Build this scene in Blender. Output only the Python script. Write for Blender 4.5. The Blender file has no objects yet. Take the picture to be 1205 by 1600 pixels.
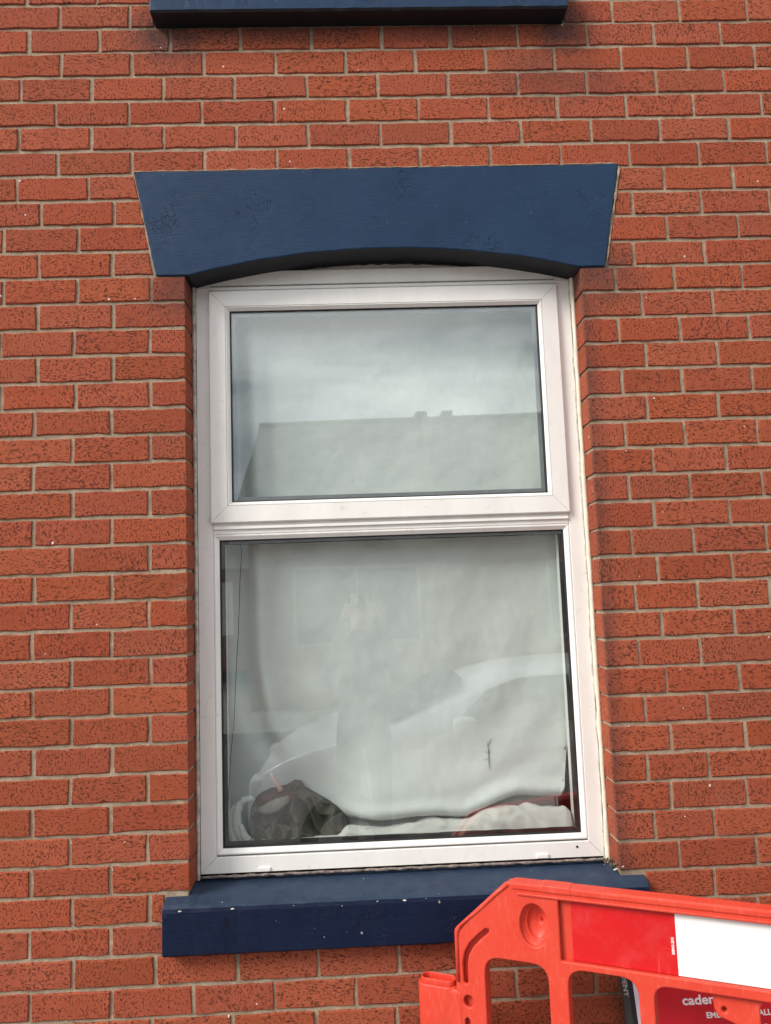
import bpy, bmesh, math, random
from mathutils import Vector, Matrix, noise, Euler
random.seed(7)
R = math.radians
S = bpy.context.scene
COL = S.collection

# ------------------------------------------------------------------ camera, sky, sun, exposure
cam_d = bpy.data.cameras.new('camera'); cam = bpy.data.objects.new('camera', cam_d); COL.objects.link(cam)
rot = Matrix(((0.99898139, 0.03161829, -0.03219424), (-0.02852964, -0.11020184, -0.99349968), (-0.03496062, 0.99340618, -0.10918753)))
CAM = Vector((-0.09793, -2.31791, 1.78))
cam.matrix_world = Matrix.Translation(CAM) @ rot.to_4x4()
cam_d.sensor_fit = 'VERTICAL'; cam_d.sensor_height = 24.0; cam_d.lens = 24.0 * 1216.42 / 1600.0
cam_d.clip_start = 0.005; cam_d.clip_end = 500
S.camera = cam
S.render.resolution_x = 771; S.render.resolution_y = 1024
SUN_EL, SUN_AZ = R(38), R(-58)           # azimuth measured from straight in front of the wall (-y) towards -x
w = bpy.data.worlds.new('World'); S.world = w; w.use_nodes = True
nt = w.node_tree; nt.nodes.clear()
wo = nt.nodes.new('ShaderNodeOutputWorld'); bg = nt.nodes.new('ShaderNodeBackground'); bg.inputs['Strength'].default_value = 0.1
sky = nt.nodes.new('ShaderNodeTexSky'); sky.sky_type = 'NISHITA'; sky.sun_disc = False
sky.sun_elevation = SUN_EL; sky.sun_rotation = math.pi + R(58); sky.dust_density = 3.0
tc = nt.nodes.new('ShaderNodeTexCoord'); mp = nt.nodes.new('ShaderNodeMapping'); mp.inputs['Scale'].default_value = (1.0, 1.0, 4.6)
cn = nt.nodes.new('ShaderNodeTexNoise'); cn.inputs['Scale'].default_value = 2.6; cn.inputs['Detail'].default_value = 7; cn.inputs['Roughness'].default_value = 0.55; cn.inputs['Distortion'].default_value = 0.4
cr = nt.nodes.new('ShaderNodeValToRGB'); cr.color_ramp.elements[0].position = 0.37; cr.color_ramp.elements[1].position = 0.63
cr.color_ramp.elements[0].color = (3.3, 3.55, 4.0, 1); cr.color_ramp.elements[1].color = (10.6, 10.6, 10.5, 1)
mx = nt.nodes.new('ShaderNodeMix'); mx.data_type = 'RGBA'; mx.inputs[0].default_value = 0.82
nt.links.new(tc.outputs['Generated'], mp.inputs['Vector']); nt.links.new(mp.outputs['Vector'], cn.inputs['Vector']); nt.links.new(cn.outputs['Fac'], cr.inputs['Fac'])
nt.links.new(sky.outputs['Color'], mx.inputs[6]); nt.links.new(cr.outputs['Color'], mx.inputs[7])
nt.links.new(mx.outputs[2], bg.inputs['Color']); nt.links.new(bg.outputs['Background'], wo.inputs['Surface'])
sun_d = bpy.data.lights.new('sun', 'SUN'); sun = bpy.data.objects.new('sun', sun_d); COL.objects.link(sun)
sun_d.energy = 2.0; sun_d.angle = R(22); sun_d.color = (1.0, 0.95, 0.88)
sd = Vector((math.sin(SUN_AZ) * math.cos(SUN_EL), -math.cos(SUN_AZ) * math.cos(SUN_EL), math.sin(SUN_EL)))
sun.rotation_euler = sd.to_track_quat('Z', 'Y').to_euler(); sun.location = sd * 20
S.view_settings.view_transform = 'Standard'; S.view_settings.look = 'None'; S.view_settings.exposure = 0.86; S.view_settings.gamma = 1.0
S.view_settings.use_curve_mapping = False
S.cycles.max_bounces = 7; S.cycles.diffuse_bounces = 3; S.cycles.glossy_bounces = 3; S.cycles.transparent_max_bounces = 10

# ------------------------------------------------------------------ material helpers
class NT:
    def __init__(s, name):
        s.m = bpy.data.materials.new(name); s.m.use_nodes = True; s.t = s.m.node_tree
        s.b = s.t.nodes['Principled BSDF']; s.out = s.t.nodes['Material Output']
    def n(s, typ, **k):
        x = s.t.nodes.new('ShaderNode' + typ)
        for a, v in k.items(): setattr(x, a, v)
        return x
    def l(s, a, b): s.t.links.new(a, b)
    def coord(s, kind='Object'):
        if kind == 'Position': return s.n('NewGeometry').outputs['Position']
        return s.n('TexCoord').outputs[kind]
    def mapping(s, v, scale=(1, 1, 1), loc=(0, 0, 0), rot=(0, 0, 0)):
        x = s.n('Mapping'); x.inputs['Scale'].default_value = scale; x.inputs['Location'].default_value = loc; x.inputs['Rotation'].default_value = rot
        s.l(v, x.inputs['Vector']); return x.outputs['Vector']
    def noise(s, v, scale, detail=4, rough=0.55, dist=0.0):
        x = s.n('TexNoise'); x.inputs['Scale'].default_value = scale; x.inputs['Detail'].default_value = detail; x.inputs['Roughness'].default_value = rough; x.inputs['Distortion'].default_value = dist
        s.l(v, x.inputs['Vector']); return x.outputs['Fac']
    def ramp(s, f, p0, p1, c0=(0, 0, 0, 1), c1=(1, 1, 1, 1)):
        x = s.n('ValToRGB'); e = x.color_ramp.elements; e[0].position = p0; e[1].position = p1
        e[0].color = c0 if len(c0) == 4 else (*c0, 1); e[1].color = c1 if len(c1) == 4 else (*c1, 1)
        s.l(f, x.inputs['Fac']); return x.outputs['Color']
    def math(s, op, a, b=None, clamp=False):
        x = s.n('Math', operation=op, use_clamp=clamp)
        for i, q in enumerate((a, b)):
            if q is None: continue
            if isinstance(q, (int, float)): x.inputs[i].default_value = q
            else: s.l(q, x.inputs[i])
        return x.outputs[0]
    def mix(s, f, a, b, mode='MIX'):
        x = s.n('Mix', data_type='RGBA', blend_type=mode)
        for i, q in ((0, f), (6, a), (7, b)):
            if isinstance(q, (int, float)): x.inputs[i].default_value = q
            elif isinstance(q, tuple): x.inputs[i].default_value = q if len(q) == 4 else (*q, 1)
            else: s.l(q, x.inputs[i])
        return x.outputs[2]
    def bump(s, h, strength=0.5, dist=0.002, prev=None):
        x = s.n('Bump'); x.inputs['Strength'].default_value = strength; x.inputs['Distance'].default_value = dist
        s.l(h, x.inputs['Height'])
        if prev is not None: s.l(prev, x.inputs['Normal'])
        return x.outputs['Normal']
    def fin(s, col=None, rough=0.5, normal=None, spec=None, metal=None, **kw):
        if col is not None:
            if isinstance(col, tuple): s.b.inputs['Base Color'].default_value = (*col[:3], 1)
            else: s.l(col, s.b.inputs['Base Color'])
        if isinstance(rough, (int, float)): s.b.inputs['Roughness'].default_value = rough
        else: s.l(rough, s.b.inputs['Roughness'])
        if normal is not None: s.l(normal, s.b.inputs['Normal'])
        if spec is not None: s.b.inputs['Specular IOR Level'].default_value = spec
        if metal is not None: s.b.inputs['Metallic'].default_value = metal
        for k, v in kw.items(): s.b.inputs[k].default_value = v
        return s.m

def simple(name, col, rough=0.6, var=0.15, scale=20, bump=0.0, spec=None, metal=None):
    g = NT(name); o = g.coord('Object'); f = g.noise(o, scale, 5)
    a = tuple(c * (1 - var) for c in col); b = tuple(min(1, c * (1 + var)) for c in col)
    nrm = g.bump(g.noise(o, scale * 6, 4), bump, 0.002) if bump else None
    return g.fin(g.ramp(f, 0.3, 0.7, a, b), rough, nrm, spec, metal)

# soot around the corners of the upper sill and old grime at the brick returns (fixed places on the wall)
def soot_mask(g, pos):
    sep = g.n('SeparateXYZ'); g.l(pos, sep.inputs[0]); X, Z = sep.outputs[0], sep.outputs[2]
    nz = g.math('ADD', g.noise(pos, 9, 6, 0.65), g.math('MULTIPLY', g.math('SUBTRACT', g.noise(g.mapping(pos, (1, 1, 0.55)), 70, 4, 0.7), 0.5), 0.75))
    tot = None
    for (cx, cz, rx, rz, a) in ((-0.66, 3.585, 0.13, 0.10, 1.0), (0.60, 3.60, 0.12, 0.12, 1.0), (-0.3, 3.60, 0.40, 0.055, 0.75), (0.25, 3.60, 0.30, 0.05, 0.7), (0.56, 3.42, 0.2, 0.10, 0.55), (-0.64, 2.74, 0.09, 0.10, 0.7), (0.66, 2.76, 0.14, 0.10, 0.8)):
        dx = g.math('MULTIPLY', g.math('SUBTRACT', X, cx), 1 / rx); dz = g.math('MULTIPLY', g.math('SUBTRACT', Z, cz), 1 / rz)
        d = g.math('SQRT', g.math('ADD', g.math('MULTIPLY', dx, dx), g.math('MULTIPLY', dz, dz)))
        d = g.math('ADD', d, g.math('MULTIPLY', g.math('SUBTRACT', nz, 0.5), 1.6))
        q = g.math('MULTIPLY', g.math('SUBTRACT', 1.25, d, True), a)
        tot = q if tot is None else g.math('MAXIMUM', tot, q)
    # grime on the right-hand corner bricks
    e = g.math('SUBTRACT', 1.0, g.math('MULTIPLY', g.math('ABSOLUTE', g.math('SUBTRACT', X, 0.617)), 1 / 0.055), True)
    e = g.math('MULTIPLY', g.math('MULTIPLY', e, g.math('MULTIPLY', g.math('LESS_THAN', sep.outputs[1], 0.012), g.math('LESS_THAN', Z, 2.79))), g.math('MULTIPLY', nz, 1.3))
    return g.math('MAXIMUM', tot, e, True)

def brick_material():
    g = NT('red_drag_faced_brick'); o = g.coord('Object'); info = g.n('ObjectInfo'); rnd = info.outputs['Random']
    off = g.n('CombineXYZ'); g.l(g.math('MULTIPLY', rnd, 37.0), off.inputs[0]); g.l(g.math('MULTIPLY', rnd, 91.0), off.inputs[2]); g.l(g.math('MULTIPLY', rnd, 53.0), off.inputs[1])
    ad = g.n('VectorMath', operation='ADD'); g.l(o, ad.inputs[0]); g.l(off.outputs[0], ad.inputs[1]); v = ad.outputs[0]
    sel = g.ramp(g.math('FRACT', g.math('MULTIPLY', rnd, 7.31)), 0.45, 0.55)
    st_ = g.n('VectorMath', operation='MULTIPLY'); g.l(v, st_.inputs[0]); g.l(g.mix(sel, (1.0, 1.0, 0.62), (0.52, 1.0, 1.0)), st_.inputs[1])
    t = g.noise(st_.outputs[0], 215, 3, 0.68, 0.35)                       # short tears, upright on some bricks and lying on others
    big = g.noise(v, 11, 3)
    tt = g.math('ADD', t, g.math('MULTIPLY', g.math('SUBTRACT', big, 0.5), 0.20))
    tears = g.ramp(tt, 0.57, 0.645)
    deep = g.ramp(tt, 0.635, 0.695)
    base = g.ramp(big, 0.3, 0.72, (0.300, 0.068, 0.033), (0.365, 0.088, 0.044))
    hsv = g.n('HueSaturation'); g.l(base, hsv.inputs['Color'])
    g.l(g.math('ADD', 0.4985, g.math('MULTIPLY', g.math('FRACT', g.math('MULTIPLY', rnd, 3.7)), 0.004)), hsv.inputs['Hue'])
    g.l(g.math('ADD', 0.90, g.math('MULTIPLY', g.math('FRACT', g.math('MULTIPLY', rnd, 11.3)), 0.19)), hsv.inputs['Value'])
    g.l(g.math('ADD', 0.985, g.math('MULTIPLY', g.math('FRACT', g.math('MULTIPLY', rnd, 17.9)), 0.035)), hsv.inputs['Saturation'])
    fine = g.noise(v, 330, 3)
    c = g.mix(0.25, hsv.outputs['Color'], g.ramp(fine, 0.3, 0.7, (0.6, 0.6, 0.6), (1.25, 1.25, 1.25)), 'MULTIPLY')
    c = g.mix(0.55, c, g.ramp(tt, 0.36, 0.60, (1.10, 1.10, 1.10), (0.80, 0.78, 0.76)), 'MULTIPLY')
    c = g.mix(g.math('MULTIPLY', tears, 0.64), c, (0.090, 0.022, 0.014))
    c = g.mix(g.math('MULTIPLY', deep, 0.62), c, (0.050, 0.016, 0.012))
    pos = g.coord('Position')
    c = g.mix(g.math('MULTIPLY', soot_mask(g, pos), 0.80), c, (0.060, 0.036, 0.034))
    # lime bloom and drops of old white paint
    lime = g.ramp(g.noise(pos, 2.3, 5, 0.6), 0.62, 0.80)
    c = g.mix(g.math('MULTIPLY', lime, 0.12), c, (0.50, 0.34, 0.28))
    sp = g.ramp(g.noise(pos, 62, 1, 0.3), 0.795, 0.81)
    c = g.mix(sp, c, (0.75, 0.70, 0.64))
    h = g.math('SUBTRACT', g.math('MULTIPLY', fine, 0.35), g.math('MULTIPLY', tears, 1.0))
    return g.fin(c, 0.92, g.bump(h, 1.0, 0.0026), 0.25)

def mortar_material():
    g = NT('sand_mortar'); o = g.coord('Position'); a = g.noise(o, 35, 5); b = g.noise(o, 500, 3)
    c = g.ramp(a, 0.28, 0.72, (0.29, 0.215, 0.148), (0.47, 0.365, 0.262))
    c = g.mix(0.5, c, g.ramp(b, 0.3, 0.7, (0.6, 0.6, 0.6), (1.3, 1.3, 1.3)), 'MULTIPLY')
    c = g.mix(g.math('MULTIPLY', g.ramp(g.noise(o, 110, 2), 0.68, 0.75), 0.7), c, (0.09, 0.07, 0.055))
    c = g.mix(g.math('MULTIPLY', soot_mask(g, o), 0.65), c, (0.07, 0.055, 0.05))
    h = g.math('ADD', g.math('MULTIPLY', b, 0.6), g.noise(o, 90, 4))
    return g.fin(c, 0.95, g.bump(h, 0.9, 0.004), 0.2)

def blue_paint(name, c0, c1, rough, chips, flake=0.5):
    g = NT(name); p = g.coord('Position')
    big = g.noise(p, 5, 5); c = g.ramp(big, 0.3, 0.7, c0, c1)
    streak = g.noise(g.mapping(p, (0.6, 1, 9)), 30, 3)
    c = g.mix(0.22, c, g.ramp(streak, 0.3, 0.7, (0.78, 0.78, 0.80), (1.18, 1.17, 1.15)), 'MULTIPLY')
    # darker touched-up spots
    c = g.mix(g.math('MULTIPLY', g.ramp(g.noise(p, 17, 2), 0.73, 0.76), 0.8), c, tuple(x * 0.35 for x in c0))
    # chips of bare stone and white splashes
    sp = g.ramp(g.noise(p, 75, 2, 0.5), 0.745, 0.76)
    c = g.mix(g.math('MULTIPLY', sp, chips), c, (0.55, 0.53, 0.50))
    crk = g.n('TexVoronoi', feature='DISTANCE_TO_EDGE'); crk.inputs['Scale'].default_value = 48
    wv = g.n('VectorMath', operation='ADD'); nn = g.n('TexNoise'); nn.inputs['Scale'].default_value = 22; g.l(p, nn.inputs['Vector'])
    sc = g.n('VectorMath', operation='SCALE'); sc.inputs['Scale'].default_value = 0.06; g.l(nn.outputs['Color'], sc.inputs[0])
    g.l(p, wv.inputs[0]); g.l(sc.outputs[0], wv.inputs[1]); g.l(wv.outputs[0], crk.inputs['Vector'])
    patch = g.ramp(g.noise(p, 6.5, 3), 0.56, 0.70)
    cr_ = g.math('MULTIPLY', g.ramp(crk.outputs['Distance'], 0.0, 0.05, (1, 1, 1), (0, 0, 0)), patch)
    c = g.mix(g.math('MULTIPLY', cr_, 0.45), c, tuple(x * 0.25 for x in c0))
    if chips > .5:                                  # paler grey-blue mixed into the upward faces of the sill
        nz = g.n('SeparateXYZ'); g.l(g.n('NewGeometry').outputs['True Normal'], nz.inputs[0])
        up = g.ramp(nz.outputs[2], 0.4, 0.8)
        c = g.mix(g.math('MULTIPLY', up, g.ramp(g.noise(p, 18, 5, 0.65), 0.25, 0.75, (0.35,) * 3, (0.75,) * 3)), c, (0.040, 0.062, 0.098))
    h = g.math('SUBTRACT', g.math('MULTIPLY', g.noise(p, 40, 5, 0.6), 0.32), g.math('MULTIPLY', cr_, flake))
    h = g.math('ADD', h, g.math('MULTIPLY', streak, 0.3))
    return g.fin(c, g.ramp(g.noise(p, 25, 3), 0.3, 0.7, (rough - .1,) * 3, (rough + .12,) * 3), g.bump(h, 0.75, 0.004), 0.22)

def upvc_material():
    g = NT('white_upvc'); p = g.coord('Position')
    d = g.noise(g.mapping(p, (1, 1, 0.35)), 11, 6, 0.65)
    c = g.ramp(d, 0.25, 0.75, (0.785, 0.760, 0.715), (0.89, 0.878, 0.845))
    c = g.mix(g.math('MULTIPLY', g.ramp(g.noise(p, 26, 6, 0.7), 0.60, 0.80), 0.40), c, (0.30, 0.25, 0.21))
    c = g.mix(g.ramp(g.noise(p, 95, 2), 0.775, 0.79), c, (0.10, 0.085, 0.07))
    return g.fin(c, 0.38, g.bump(g.noise(p, 60, 3), 0.06, 0.002), 0.5)

def mottled_board():
    g = NT('grimy_white_board'); p = g.coord('Position')
    c = g.ramp(g.noise(p, 8, 4), 0.3, 0.7, (0.50, 0.46, 0.42), (0.66, 0.62, 0.58))
    c = g.mix(g.math('MULTIPLY', g.math('MULTIPLY', g.ramp(g.noise(p, 150, 4, 0.7), 0.48, 0.62), g.ramp(g.noise(p, 7, 3), 0.42, 0.62)), 0.8), c, (0.11, 0.09, 0.075))
    return g.fin(c, 0.75, g.bump(g.noise(p, 60, 4), 0.4, 0.003), 0.3)

def scuffed_sheet(name, col, mark, amt):
    g = NT(name); p = g.coord('Object')
    s1 = g.ramp(g.noise(g.mapping(p, (1, 1, 0.06), rot=(0, 0.5, 0)), 170, 3, 0.6), 0.64, 0.72); s2 = g.ramp(g.noise(g.mapping(p, (0.07, 1, 1), rot=(0, 0.9, 0)), 120, 3, 0.6), 0.66, 0.74)
    blot = g.ramp(g.noise(p, 16, 5, 0.65), 0.45, 0.75); spots = g.ramp(g.noise(p, 70, 2), 0.74, 0.77)
    c = g.ramp(g.noise(p, 6, 3), 0.3, 0.7, tuple(x * .93 for x in col), col)
    c = g.mix(g.math('MULTIPLY', g.math('MAXIMUM', s1, s2), amt), c, mark)
    c = g.mix(g.math('MULTIPLY', blot, amt * .45), c, mark); c = g.mix(g.math('MULTIPLY', spots, .5), c, (0.20, 0.18, 0.17))
    return g.fin(c, g.ramp(blot, 0, 1, (0.25,) * 3, (0.5,) * 3), None, 0.45)

def glass_material():
    g = NT('window_glass'); p = g.coord('Position')
    g.t.nodes.remove(g.b)
    nb = g.bump(g.noise(p, 1.6, 2), 0.02, 0.02)
    geo = g.n('NewGeometry'); dt = g.n('VectorMath', operation='DOT_PRODUCT'); g.l(geo.outputs['Incoming'], dt.inputs[0]); g.l(geo.outputs['Normal'], dt.inputs[1])
    fz = g.math('POWER', g.math('SUBTRACT', 1.0, g.math('ABSOLUTE', dt.outputs['Value']), True), 5.0)
    fz = g.math('ADD', 0.090, g.math('MULTIPLY', fz, 0.91), True)          # Fresnel of one face, the same from both sides
    tr = g.n('BsdfTransparent'); tr.inputs['Color'].default_value = (0.955, 0.975, 0.965, 1)
    gl = g.n('BsdfGlossy'); gl.inputs['Roughness'].default_value = 0.0; gl.inputs['Color'].default_value = (0.96, 0.99, 1.0, 1); g.l(nb, gl.inputs['Normal'])
    df = g.n('BsdfDiffuse'); df.inputs['Color'].default_value = (0.6, 0.6, 0.58, 1)
    m1 = g.n('MixShader'); g.l(fz, m1.inputs[0]); g.l(tr.outputs[0], m1.inputs[1]); g.l(gl.outputs[0], m1.inputs[2])
    m2 = g.n('MixShader'); g.l(g.math('MULTIPLY', g.ramp(g.noise(p, 7, 6, 0.7), 0.4, 0.8), 0.05), m2.inputs[0]); g.l(m1.outputs[0], m2.inputs[1]); g.l(df.outputs[0], m2.inputs[2])
    g.l(m2.outputs[0], g.out.inputs['Surface']); return g.m

def cloth_material(name, c0, c1, weave=900, transl=0.0):
    g = NT(name); o = g.coord('Position')
    c = g.ramp(g.noise(o, 6, 5), 0.3, 0.7, c0, c1)
    wv = g.noise(g.mapping(o, (1, 1, 1)), weave, 2)
    wr = g.math('ABSOLUTE', g.math('SUBTRACT', g.noise(g.mapping(o, (1.0, 1, 0.6), rot=(0, 0.5, 0)), 15, 4, 0.55, 0.8), 0.5))
    c = g.mix(0.15, c, g.ramp(wv, 0.3, 0.7, (0.75, 0.75, 0.75), (1.15, 1.15, 1.15)), 'MULTIPLY')
    nr = g.bump(wr, 0.22 if weave == 900 and c0[0] > .3 else 0.55, 0.010); nr = g.bump(wv, 0.15, 0.001, nr)
    m = g.fin(c, 0.9, nr, 0.15)
    return m

def plastic_material():
    g = NT('orange_red_plastic'); p = g.coord('Object')
    a = g.noise(p, 7, 6, 0.65); c = g.ramp(a, 0.3, 0.75, (0.60, 0.043, 0.021), (0.66, 0.066, 0.036))
    sc = g.noise(g.mapping(p, (1, 1, 0.25), rot=(0, 0.6, 0)), 120, 4, 0.7)
    c = g.mix(g.math('MULTIPLY', g.ramp(sc, 0.52, 0.78), 0.28), c, (0.76, 0.25, 0.19))
    dirt = g.ramp(g.noise(p, 30, 6, 0.7), 0.62, 0.8)
    c = g.mix(g.math('MULTIPLY', dirt, 0.40), c, (0.34, 0.085, 0.06))
    return g.fin(c, 0.48, g.bump(g.noise(p, 260, 3), 0.18, 0.001), 0.4)

M = dict(
    brick=brick_material(), mortar=mortar_material(),
    lintel=blue_paint('faded_blue_paint', (0.0090, 0.0285, 0.069), (0.0130, 0.0370, 0.085), 0.6, 0.08, 1.3),
    sill=blue_paint('dark_blue_paint', (0.0022, 0.0070, 0.028), (0.0034, 0.0100, 0.036), 0.55, 0.55, 0.35),
    soffit=simple('near_black_blue', (0.0035, 0.0042, 0.008), 0.6, 0.3, 30, 0.4), upvc=upvc_material(), glass=glass_material(),  # soffit: near-black blue for the downward stone faces
    gasket=simple('black_rubber', (0.012, 0.012, 0.012), 0.6),
    sealant=simple('aged_white_sealant', (0.50, 0.46, 0.40), 0.7, 0.4, 45, 0.6),
    cream=simple('cream_sealant', (0.72, 0.68, 0.56), 0.6, 0.18, 25, 0.4),
    headboard=mottled_board(),
    grime=simple('grimy_sealant', (0.20, 0.16, 0.14), 0.85, 0.7, 90, 0.8), plastic=plastic_material(),
    red_sheet=scuffed_sheet('red_reflective_sheet', (0.60, 0.010, 0.013), (0.72, 0.16, 0.14), 0.35),
    white_sheet=scuffed_sheet('white_reflective_sheet', (0.90, 0.90, 0.89), (0.60, 0.57, 0.53), 0.22),
    worn_ink=simple('worn_ink', (0.33, 0.34, 0.33), 0.7, 0.5, 160), white_ink=simple('white_ink', (0.85, 0.85, 0.85), 0.5, 0.03),
    sign_red=simple('dark_red_sign_face', (0.55, 0.012, 0.024), 0.35, 0.10, 8),
    sign_black=simple('black_sign_edge', (0.016, 0.017, 0.02), 0.5),
    sign_grey=simple('charcoal_sign_edge', (0.045, 0.05, 0.048), 0.6),
    sign_white=simple('white_sign_border', (0.72, 0.72, 0.80), 0.4, 0.05),
    sheet=cloth_material('off_white_sheet', (0.635, 0.665, 0.655), (0.70, 0.725, 0.715)),
    dark_cloth=cloth_material('dark_grey_cloth', (0.062, 0.061, 0.050), (0.118, 0.114, 0.094)),
    white_cloth=cloth_material('pale_grey_cloth', (0.52, 0.52, 0.49), (0.64, 0.64, 0.61)),
    cap_grey=simple('grey_cap_fabric', (0.170, 0.165, 0.148), 0.8, 0.15, 30, 0.3),
    cap_red=simple('faded_red_fabric', (0.060, 0.026, 0.022), 0.8, 0.3, 30, 0.3),
    wire=simple('black_cord', (0.015, 0.015, 0.015), 0.6),
    dark_room=simple('dim_room_plaster', (0.16, 0.12, 0.10), 0.9),
    board=simple('painted_window_board', (0.45, 0.44, 0.42), 0.5),
    paving=simple('grey_paving', (0.25, 0.24, 0.225), 0.9, 0.2, 8, 0.5),
    asphalt=simple('asphalt', (0.055, 0.055, 0.057), 0.9, 0.25, 40, 0.8),
    kerb=simple('concrete_kerb', (0.30, 0.29, 0.27), 0.9, 0.2, 20, 0.5),
    roof=simple('grey_concrete_roof_tiles', (0.115, 0.11, 0.10), 0.85, 0.3, 3, 0.6),
    far_brick=simple('buff_brick', (0.26, 0.13, 0.085), 0.9, 0.25, 6, 0.4),
    white_paint=simple('white_paint', (0.78, 0.78, 0.76), 0.5),
    dark_glass=simple('dark_glass', (0.02, 0.022, 0.024), 0.05, 0.1, 3, 0, 0.7),
    car_paint=simple('silver_car_paint', (0.58, 0.59, 0.60), 0.25, 0.03, 3, 0, 0.6, 0.15),
    tyre=simple('tyre_rubber', (0.02, 0.02, 0.02), 0.8), rim=simple('alloy', (0.5, 0.5, 0.5), 0.3, 0.05, 5, 0, 0.5, 0.9),
    lamp=simple('lamp_lens', (0.7, 0.7, 0.7), 0.1), red_lamp=simple('rear_lamp_lens', (0.4, 0.01, 0.01), 0.15),
    jacket=simple('dark_jacket', (0.030, 0.033, 0.038), 0.85, 0.25, 20, 0.4), trousers=simple('dark_trousers', (0.025, 0.028, 0.04), 0.9, 0.2, 30, 0.4),
    skin=simple('skin', (0.52, 0.30, 0.22), 0.5, 0.08, 20), hair=simple('brown_hair', (0.05, 0.03, 0.02), 0.7, 0.3, 80, 0.5), phone=simple('black_phone', (0.015, 0.015, 0.016), 0.2),
    shoe=simple('black_shoe', (0.015, 0.015, 0.015), 0.6), debris=simple('dry_debris', (0.10, 0.085, 0.06), 0.95, 0.5, 120, 0.9), flake=simple('white_paint_flake', (0.58, 0.55, 0.51), 0.7),
    soil=simple('wilted_stem', (0.03, 0.035, 0.03), 0.8),
)

# ------------------------------------------------------------------ object helpers
def mesh(name, verts, faces, mat=None, smooth=False):
    me = bpy.data.meshes.new(name); me.from_pydata([tuple(v) for v in verts], [], faces); me.update()
    bm = bmesh.new(); bm.from_mesh(me); bmesh.ops.recalc_face_normals(bm, faces=bm.faces); bm.to_mesh(me); bm.free()
    if mat is not None: me.materials.append(M[mat] if isinstance(mat, str) else mat)
    if smooth:
        for p in me.polygons: p.use_smooth = True
    return me
def obj(name, me, parent=None, loc=(0, 0, 0), rot=(0, 0, 0), label=None, cat=None, group=None, kind=None):
    o = bpy.data.objects.new(name, me); COL.objects.link(o); o.location = loc; o.rotation_euler = rot
    if parent is not None: o.parent = parent
    if label: o['label'] = label
    if cat: o['category'] = cat
    if group: o['group'] = group
    if kind: o['kind'] = kind
    return o
def empty(name, loc, label, cat, rz=0, group=None):
    o = obj(name, None, None, loc, (0, 0, rz), label, cat, group); o.empty_display_size = 0.1; return o
class MB:
    def __init__(s): s.v, s.f = [], []
    def add(s, verts, faces):
        k = len(s.v); s.v += [tuple(q) for q in verts]; s.f += [tuple(i + k for i in q) for q in faces]; return s
    def box(s, x0, x1, y0, y1, z0, z1):
        return s.add([(x0, y0, z0), (x1, y0, z0), (x1, y1, z0), (x0, y1, z0), (x0, y0, z1), (x1, y0, z1), (x1, y1, z1), (x0, y1, z1)],
                     [(0, 3, 2, 1), (4, 5, 6, 7), (0, 1, 5, 4), (1, 2, 6, 5), (2, 3, 7, 6), (3, 0, 4, 7)])
    def tube(s, pts, rad, n=6):
        pts = [Vector(p) for p in pts]; ring = []
        for i, p in enumerate(pts):
            d = (pts[min(i + 1, len(pts) - 1)] - pts[max(i - 1, 0)]).normalized(); a = d.orthogonal().normalized(); b = d.cross(a)
            r = rad[i] if isinstance(rad, (list, tuple)) else rad
            ring.append([p + a * r * math.cos(2 * math.pi * k / n) + b * r * math.sin(2 * math.pi * k / n) for k in range(n)])
        vs = [q for rr in ring for q in rr]; fs = [(i * n + k, i * n + (k + 1) % n, (i + 1) * n + (k + 1) % n, (i + 1) * n + k) for i in range(len(pts) - 1) for k in range(n)]
        fs += [tuple(range(n))[::-1], tuple((len(pts) - 1) * n + k for k in range(n))]
        return s.add(vs, fs)
    def make(s, name, mat, smooth=False): return mesh(name, s.v, s.f, mat, smooth)
def bevelled(me, w=0.003, seg=2, angle=35):
    bm = bmesh.new(); bm.from_mesh(me)
    ed = [e for e in bm.edges if len(e.link_faces) == 2 and e.calc_face_angle(0) > R(angle)]
    bmesh.ops.bevel(bm, geom=ed, offset=w, segments=seg, affect='EDGES', profile=0.5, clamp_overlap=True)
    bm.to_mesh(me); bm.free(); return me
def project(p):
    q = rot.transposed() @ (Vector(p) - CAM)
    if q.z > -0.05: return None
    return 602.5 - 1216.42 * q.x / q.z, 800 + 1216.42 * q.y / q.z

# ------------------------------------------------------------------ ground and road (mostly seen in the glass)
obj('pavement', MB().box(-40, 40, -2.80, 0.02, -0.30, 0.0).make('pavement', 'paving'), kind='structure')
obj('kerb', bevelled(MB().box(-40, 40, -2.92, -2.803, -0.30, 0.004).make('kerb', 'kerb'), 0.012), kind='structure')
obj('road', MB().box(-40, 40, -8.6, -2.923, -0.34, -0.14).make('road', 'asphalt'), kind='structure')
obj('far_pavement', MB().box(-40, 40, -10.6, -8.603, -0.34, -0.02).make('far_pavement', 'paving'), kind='structure')
obj('ground', MB().box(-120, 120, -120, 60, -0.6, -0.345).make('ground', 'paving'), kind='structure')

# ------------------------------------------------------------------ the brick house
CH = 0.0824358; Z0 = 2.70456; XJ = 0.6137
house = empty('brick_house', (0, 0, 0), 'red brick terraced house front with blue painted stonework and white window', 'house')
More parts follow.
